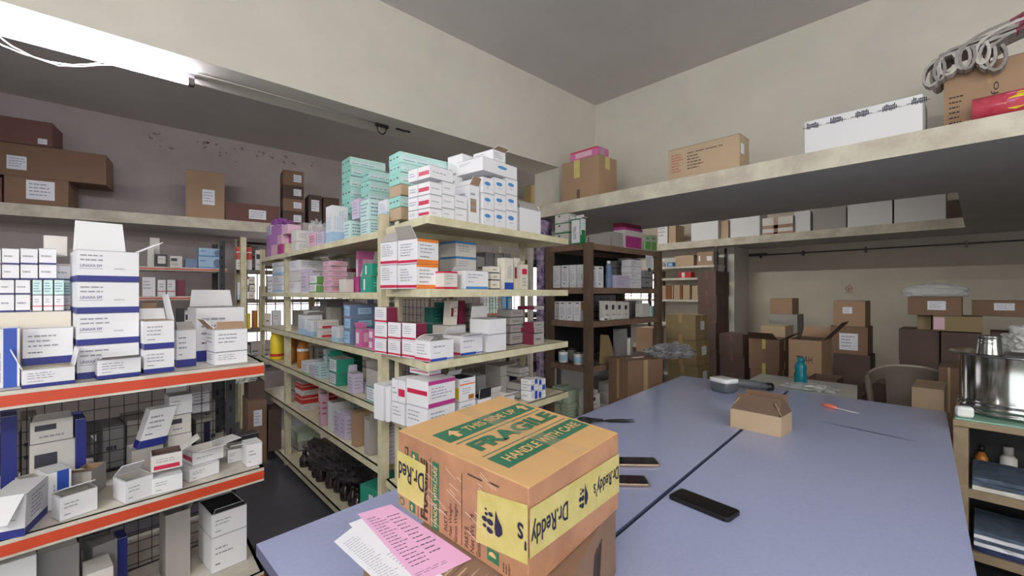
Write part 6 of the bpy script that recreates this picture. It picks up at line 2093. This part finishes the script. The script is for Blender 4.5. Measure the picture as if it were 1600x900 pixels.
bag('plastic_bag', 'shiny grey film bag lying on the reddish carton beside the table', (3.62, 1.85, LXT), .24, .13, .085, 'silver_film', 2, rough=.45, freq=5, rotz=-.35)
bag('plastic_bag', 'white plastic bag resting behind the cup on the steel pot lid', (3.235, -.20, 1.118), .15, .13, .09, 'milky_film', 3, rough=.35)
p = at_z(1268, 606, .76)
bag('plastic_bag', 'flat white plastic bag with sheets before the teal bottle', (3.45, .76, .7565), .10, .15, .022, 'milky_film', 4, rough=.4, freq=4)
bag('plastic_bag', 'pink tinted film pack on the flat labelled carton of the rear pile', (5.34, .262, 1.363), .12, .22, .085, 'milky_film', 5, rough=.15)
bag('plastic_bag', 'torn clear bag on the grey foam box of the far loft', (6.95, 1.33, 2.495), .09, .1, .05, 'milky_film', 6, rough=.5)
bag('plastic_bag', 'big crinkled clear bag beside the aisle post in the back aisle', (.83, 4.14, BGT), .1, .1, .17, 'milky_film', 7, rough=.35, freq=4.5)
bag('plastic_bag', 'purple film bag over the bundles at the far end of the long rack', (1.15, 4.25, 1.99), .08, .12, .05, 'pink_film', 8, rough=.4)
bag('plastic_bag', 'grey film bag on top of the long rack beside the lilac packs', (1.17, 3.42, 1.716), .07, .07, .17, 'clear_film', 9, rough=.4)
sheet('paper_sheet', 'white loose sheet at the far edge of the blue table by the flat bag', [(1216, 602), (1232, 598), (1262, 607), (1250, 609)], .7612, 'paper', [(.1, .1, .8, .8, 4)])

# ---- dark bottles in film on the base shelf of the long rack
rnd = random.Random(21)
k = 0
for i in range(9):
    for j in range(3):
        k += 1
        bottle('bottle', 'dark bottle on the base shelf of the long rack, %s row, %s' %
               (['aisle side', 'middle', 'inner'][j], ['nearest', 'second', 'third', 'fourth', 'fifth', 'sixth', 'seventh', 'eighth', 'farthest'][i]),
               1.11 + j * .115 + rnd.uniform(-.016, .016), 2.52 + i * .12 + rnd.uniform(-.018, .018), .0862,
               [(.032, 0), (.036, .01), (.036, .065), (.016, .09), (.014, .10)], 'bottle_dark', (.017, .098, .118), 'black_soft', group='dark bottles on the base shelf', n=12)
bag('plastic_bag', 'dark crumpled film lying over the bottles on the base shelf', (1.2, 3.06, .203), .15, .46, .07, 'dark_film', 12, rough=.45, freq=6)

# ---- grey sacks folded on the loft carton
t = thing('cloth_sacks', 'bundle of grey folded cloth sacks with maroon ends on the large loft carton', 'sacks', (3.10, .0, 0))


def ribbon(path, w, m, x0, lean=0.0, thick=.006, m2=None):
    mb = MB()
    P = [Vector(p) for p in path]
    rows = []
    for i, q in enumerate(P):
        a, b = P[max(i - 1, 0)], P[min(i + 1, len(P) - 1)]
        d = (b - a).normalized()
        n = Vector((-d.y, d.x)) * thick
        rows.append([(x0 + lean * i, q.x - n.x, q.y - n.y), (x0 + w + lean * i, q.x - n.x, q.y - n.y), (x0 + w + lean * i, q.x + n.x, q.y + n.y), (x0 + lean * i, q.x + n.x, q.y + n.y)])
    vs = [v for r in rows for v in r]
    for i in range(len(rows) - 1):
        for k in range(4):
            k2 = (k + 1) % 4
            mm = m2 if (m2 and i == 0) else m
            mb.mesh([vs[i * 4 + k], vs[i * 4 + k2], vs[(i + 1) * 4 + k2], vs[(i + 1) * 4 + k]], [(0, 1, 2, 3)], mm, True)
    return mb


rnd = random.Random(17)
ZC_ = max([b1 for B, b0, b1 in SOLID if b0 > 2.2 and sat(corners((3.25, -.1), .03, .03, 0), B)] or [2.55]) + .008
for i in range(16):
    s_ = (i // 2) / 7
    row = i % 2
    x0 = (-.06 if not row else .03) + rnd.uniform(-.008, .008)
    w = .055 if not row else .13
    yl = .17 - .22 * s_ + rnd.uniform(-.012, .012)
    lift = .012 + .05 * math.sin(s_ * 2.8) + .03 * row
    ye = -.10 - .06 * s_ - rnd.uniform(0, .07)
    zt = ZC_ + lift + .014
    dz = rnd.uniform(.10, .135)
    if row and yl < .16:
        dz = .022
    path = [(ye, zt + .05 + .03 * rnd.random()), (ye + .05, zt + .045), (min(-.03, yl - .09) , zt + .035), (yl - .05, zt + .022)]
    ry = .028 + rnd.uniform(-.006, .008)
    for k in range(11):
        a = math.radians(70 - k * 30)
        path.append((yl - .02 + ry * math.cos(a) + .012 * k / 10, zt - dz / 2 + dz / 2 * math.sin(a)))
    ribbon(path, w, ['grey_cloth', 'cloth_light', 'cloth_dark'][i % 3], x0, lean=rnd.uniform(-.003, .003) if row else 0, thick=.006, m2='maroon').build('folded_sack', t)

# ---- red gift roll
t = thing('wrapped_roll', 'shiny red patterned roll lying before the large carton on the right loft', 'roll', (3.035, .02, 2.2115))
mb = MB()
mb.tube([(0, .002, .056), (0, 0, .056), (0, -.3, .056), (0, -.62, .056)], [.05, .055, .055, .055], 'roll_red', 24)
mb.build('body', t)
rnd = random.Random(9)
mb = MB()
for k in range(16):
    yy = -.08 - rnd.uniform(0, .45)
    a0 = rnd.uniform(2.2, 4.2)
    r = .0556
    rr = rnd.uniform(.012, .035)
    pts = []
    for j in range(8):
        a = a0 + rr / r * math.sin(j * math.pi / 4)
        pts.append((r * math.cos(a), yy + rr * math.cos(j * math.pi / 4), .056 + r * math.sin(a) * 1.0))
    mb.poly(pts, ['yellow', 'green', 'orange', 'hotpink', 'palegreen'][k % 5])
mb.build('flower_print', t)

# ================================================================ plastic armchair
def armchair(label, x, y, rot):
    t = thing('plastic_chair', label, 'chair', (x, y, 0), rot)
    # seat faces +x, back at -x
    mb = MB()
    n = 14
    def arc(a, r, z):
        return (-.02 - r * math.cos(a), r * 1.0 * math.sin(a), z)
    A = [math.radians(-68 + 136 * k / n) for k in range(n + 1)]
    def topz(a):
        return .86 - .12 * (abs(a) / math.radians(68)) ** 2.2
    # back shell: upper band and central splat
    def shell(a0, a1, zf0, zf1, steps=8, ro=.0):
        for k in range(steps):
            p0 = a0 + (a1 - a0) * k / steps
            p1 = a0 + (a1 - a0) * (k + 1) / steps
            for (r0, r1) in ((.245, .252),):
                q = [arc(p0, r0, zf0(p0)), arc(p1, r0, zf0(p1)), arc(p1, r0 + .02, zf1(p1)), arc(p0, r0 + .02, zf1(p0))]
                q2 = [arc(p0, r1, zf0(p0)), arc(p1, r1, zf0(p1)), arc(p1, r1 + .02, zf1(p1)), arc(p0, r1 + .02, zf1(p0))]
                mb.mesh(q + q2, [(0, 3, 2, 1), (4, 5, 6, 7), (0, 1, 5, 4), (3, 7, 6, 2), (0, 4, 7, 3), (1, 2, 6, 5)], 'plastic_chair', False)
    shell(math.radians(-68), math.radians(68), lambda a: topz(a) - .09, topz, 16)
    shell(math.radians(-30), math.radians(30), lambda a: .44, lambda a: topz(a) - .07, 8)
    mb.build('backrest', t)
    mb = MB()
    mb.tube([arc(a, .268, topz(a)) for a in A], .011, 'chair_edge', 8)
    mb.build('back_rim', t)
    mb = MB()
    mb.box(-.2, .24, -.21, .21, .42, .445, 'plastic_chair', .01)
    mb.build('seat', t)
    for s_ in (-1, 1):
        mb = MB()
        mb.tube([(-.11, .25 * s_, .73), (.0, .27 * s_, .655), (.14, .27 * s_, .65), (.2, .265 * s_, .62)], [.014, .022, .022, .016], 'chair_edge', 8)
        mb.build('armrest', t)
        mb = MB()
        mb.tube([(.19, .262 * s_, .63), (.2, .24 * s_, .43), (.23, .25 * s_, 0)], [.02, .024, .018], 'plastic_chair', 8)
        mb.build('leg', t)
        mb = MB()
        mb.tube([(-.12, .25 * s_, .74), (-.17, .22 * s_, .43), (-.25, .24 * s_, 0)], [.022, .026, .018], 'plastic_chair', 8)
        mb.build('leg', t)
    return t


armchair('brown grey plastic armchair behind the right blue table', 4.6, .37, math.radians(5))

# ================================================================ small wooden cabinet with the steel pot
cx0, cx1, cy0, cy1, cz1 = 2.88, 3.36, -.80, .082, .815
t = thing('open_cabinet', 'old open wooden cabinet with cloths inside at the right picture edge', 'cabinet', (cx0, cy1, 0))
for x in (0, cx1 - cx0 - .05):
    for y in (-.05, cy0 - cy1):
        mb = MB()
        mb.box(x, x + .05, y, y + .05, 0, cz1 - .03, 'pale_wood', .003)
        mb.build('post', t)
mb = MB(); mb.box(-.015, cx1 - cx0 + .01, cy0 - cy1 - .01, .0, cz1 - .03, cz1, 'pale_wood', .004); mb.build('top', t)
for z in (.50, .22):
    mb = MB(); mb.box(.01, cx1 - cx0 - .01, cy0 - cy1 + .05, -.05, z - .022, z, 'grey_wood'); mb.build('shelf', t)
    mb = MB(); mb.box(.0, .012, cy0 - cy1 + .05, -.05, z - .035, z + .003, 'pale_wood'); mb.build('shelf_edge', t)
mb = MB()
mb.box(cx1 - cx0 - .012, cx1 - cx0 - .004, cy0 - cy1 + .05, -.05, .02, cz1 - .03, 'blackbox'); mb.build('back_panel', t)
for yy in (-.028, cy0 - cy1 + .02):
    mb = MB(); mb.box(.05, cx1 - cx0 - .05, yy, yy + .01, .02, cz1 - .03, 'grey_wood'); mb.build('side_panel', t)
mb = MB()
mb.box(2.865, 3.35, -.79, .075, cz1 + .0006, cz1 + .009, 'green_glass', .002)
tag(mb.build('glass_sheet'), 'greenish glass sheet under the steel pot', 'glass')
pc = (3.14, -.125, cz1 + .0098)
t = thing('steel_pot', 'large ribbed stainless steel water pot with a wide lid', 'pot', pc)
R_ = .198
mb = MB()
mb.lathe([(.0001, 0), (R_ - .012, 0), (R_, .008), (R_ + .004, .014), (R_, .02), (R_ - .004, .026), (R_ + .003, .034), (R_ + .004, .040), (R_ - .004, .048), (R_ + .002, .058), (R_ - .004, .068), (R_ - .004, .268), (R_ - .004, .275)], 'steel', 64)
mb.build('body', t)
mb = MB()
mb.lathe([(R_ - .01, .274), (R_ + .03, .280), (R_ + .034, .284), (R_ + .028, .287), (R_ - .03, .284), (.0001, .286)], 'steel', 64)
mb.build('lid', t)
lc = (3.0, -.035, pc[2] + .2875)
mb = MB()
mb.lathe([(.0001, 0), (.047, 0), (.046, .004), (.041, .05), (.0405, .052), (.0415, .056), (.040, .06), (.039, .08), (.0405, .084), (.038, .088), (.0001, .088)], 'steel', 32, (0, 0, 0))
tag(mb.build('steel_cup', None, lc), 'steel tumbler upside down on the pot lid', 'cup')
mb = MB()
mb.box(-.02, .02, -.03, .03, .0, .05, 'white_plastic', .012)
tag(mb.build('soap_case', None, (2.90, .045, cz1 + .0098), .3), 'small white plastic case at the left foot of the steel pot', 'case')


def folded(label, x0, x1, y0, y1, z, layers, mats_, name='folded_cloth', cat='cloth'):
    r = random.Random(len(label))
    t = thing(name, label, cat, ((x0 + x1) / 2, (y0 + y1) / 2, z + .0006))
    hx, hy = (x1 - x0) / 2, (y1 - y0) / 2
    zz = 0
    for i in range(layers):
        mb = MB()
        h = r.uniform(.014, .024)
        nx = 10
        vs, fs = [], []
        for side in (0, 1):
            for a in range(nx + 1):
                for b in (-1, 1):
                    yy = -hy + 2 * hy * a / nx
                    wob = .004 * math.sin(a * 1.3 + i * 2) + r.uniform(-.001, .001)
                    vs.append((b * hx + r.uniform(-.004, .004), yy, zz + (h * .9 if side else 0) + (wob if side else 0) * .6))
        m = mats_[i % len(mats_)]
        for a in range(nx):
            i0, i1, i2, i3 = a * 2, a * 2 + 1, a * 2 + 3, a * 2 + 2
            o_ = (nx + 1) * 2
            fs += [(i0, i3, i2, i1), (i0 + o_, i1 + o_, i2 + o_, i3 + o_), (i0, i0 + o_, i3 + o_, i3), (i1, i2, i2 + o_, i1 + o_)]
        o_ = (nx + 1) * 2
        fs += [(0, 1, 1 + o_, o_), (nx * 2, nx * 2 + o_, nx * 2 + 1 + o_, nx * 2 + 1)]
        mb.mesh(vs, fs, m, False)
        mb.build('fold', t)
        zz += h
    return t


folded('folded grey blue cloth with a white sheet on the upper cabinet shelf', 2.90, 3.2, -.40, .02, .50, 3, ['offwhite', 'blue_cloth', 'blue_cloth'])
folded('pile of blue and white folded packs on the lower cabinet shelf', 2.91, 3.2, -.36, .015, .22, 5, ['navy_cloth', 'paper', 'blue_cloth', 'paper', 'blue_cloth'])
bottle('bottle', 'small white bottle standing behind the folded cloth in the cabinet', 3.24, -.10, .5006, [(.028, 0), (.03, .01), (.03, .085), (.018, .10)], 'offwhite', (.018, .1, .14), 'greyboard', n=14)
bottle('bottle', 'dark bottle at the left inside the cabinet', 3.26, -.01, .5006, [(.022, 0), (.024, .01), (.024, .06), (.01, .09)], 'amber', (.011, .09, .12), 'black_soft', n=12)
bag('plastic_bag', 'dusky reddish bag at the right in the lower part of the cabinet', (3.02, -.50, .2206), .09, .08, .15, 'maroon_cloth', 14, rough=.3)

# ================================================================ rear wall: pipe and emblem
t = thing('wall_pipe', 'thin dark pipe clamped along the rear wall under the loft', 'pipe', (XW - .03, 2.4, 1.99))
mb = MB(); mb.tube([(0, 0, 0), (0, -4.2, .0)], .008, 'steel_dark', 8); mb.build('tube', t)
for y in (-.05, -.62, -1.35, -2.3, -3.3):
    mb = MB(); mb.box(-.012, .028, y - .012, y + .012, -.045, .03, 'steel_dark'); mb.build('clamp', t)
mb = MB(); mb.box(-.02, .02, -.14, .12, -.012, .03, 'steel_dark', .004); mb.build('junction', t)
t = thing('wall_emblem', 'small red painted devotional emblem with a line of writing on the rear wall', 'emblem', (XW - .002, 1.237, 1.43))
mb = MB()
def circ(cy, cz, r, a0, a1, w, n=14):
    for k in range(n):
        p, q = a0 + (a1 - a0) * k / n, a0 + (a1 - a0) * (k + 1) / n
        mb.poly([(0, cy - r * math.cos(p), cz + r * math.sin(p)), (0, cy - (r + w) * math.cos(p), cz + (r + w) * math.sin(p)),
                 (0, cy - (r + w) * math.cos(q), cz + (r + w) * math.sin(q)), (0, cy - r * math.cos(q), cz + r * math.sin(q))], 'print_red')
circ(.0, .025, .035, 0, 2 * math.pi, .007, 20)
circ(.01, .035, .008, -1.9, 1.7, .007)
circ(.01, .012, .010, -2.2, 1.7, .007)
circ(-.018, .018, .009, 0, 4.4, .006)
mb.poly([(0, -.004, .066), (0, -.010, .066), (0, -.007, .095), (0, -.003, .095)], 'print_red')
mb.build('sign_ring', t)
mb = MB()
mb.box(-.001, 0, -.06, .06, -.042, -.036, 'print_grey')
mb.box(-.001, 0, -.035, .035, -.032, -.027, 'print_red')
mb.build('writing', t)
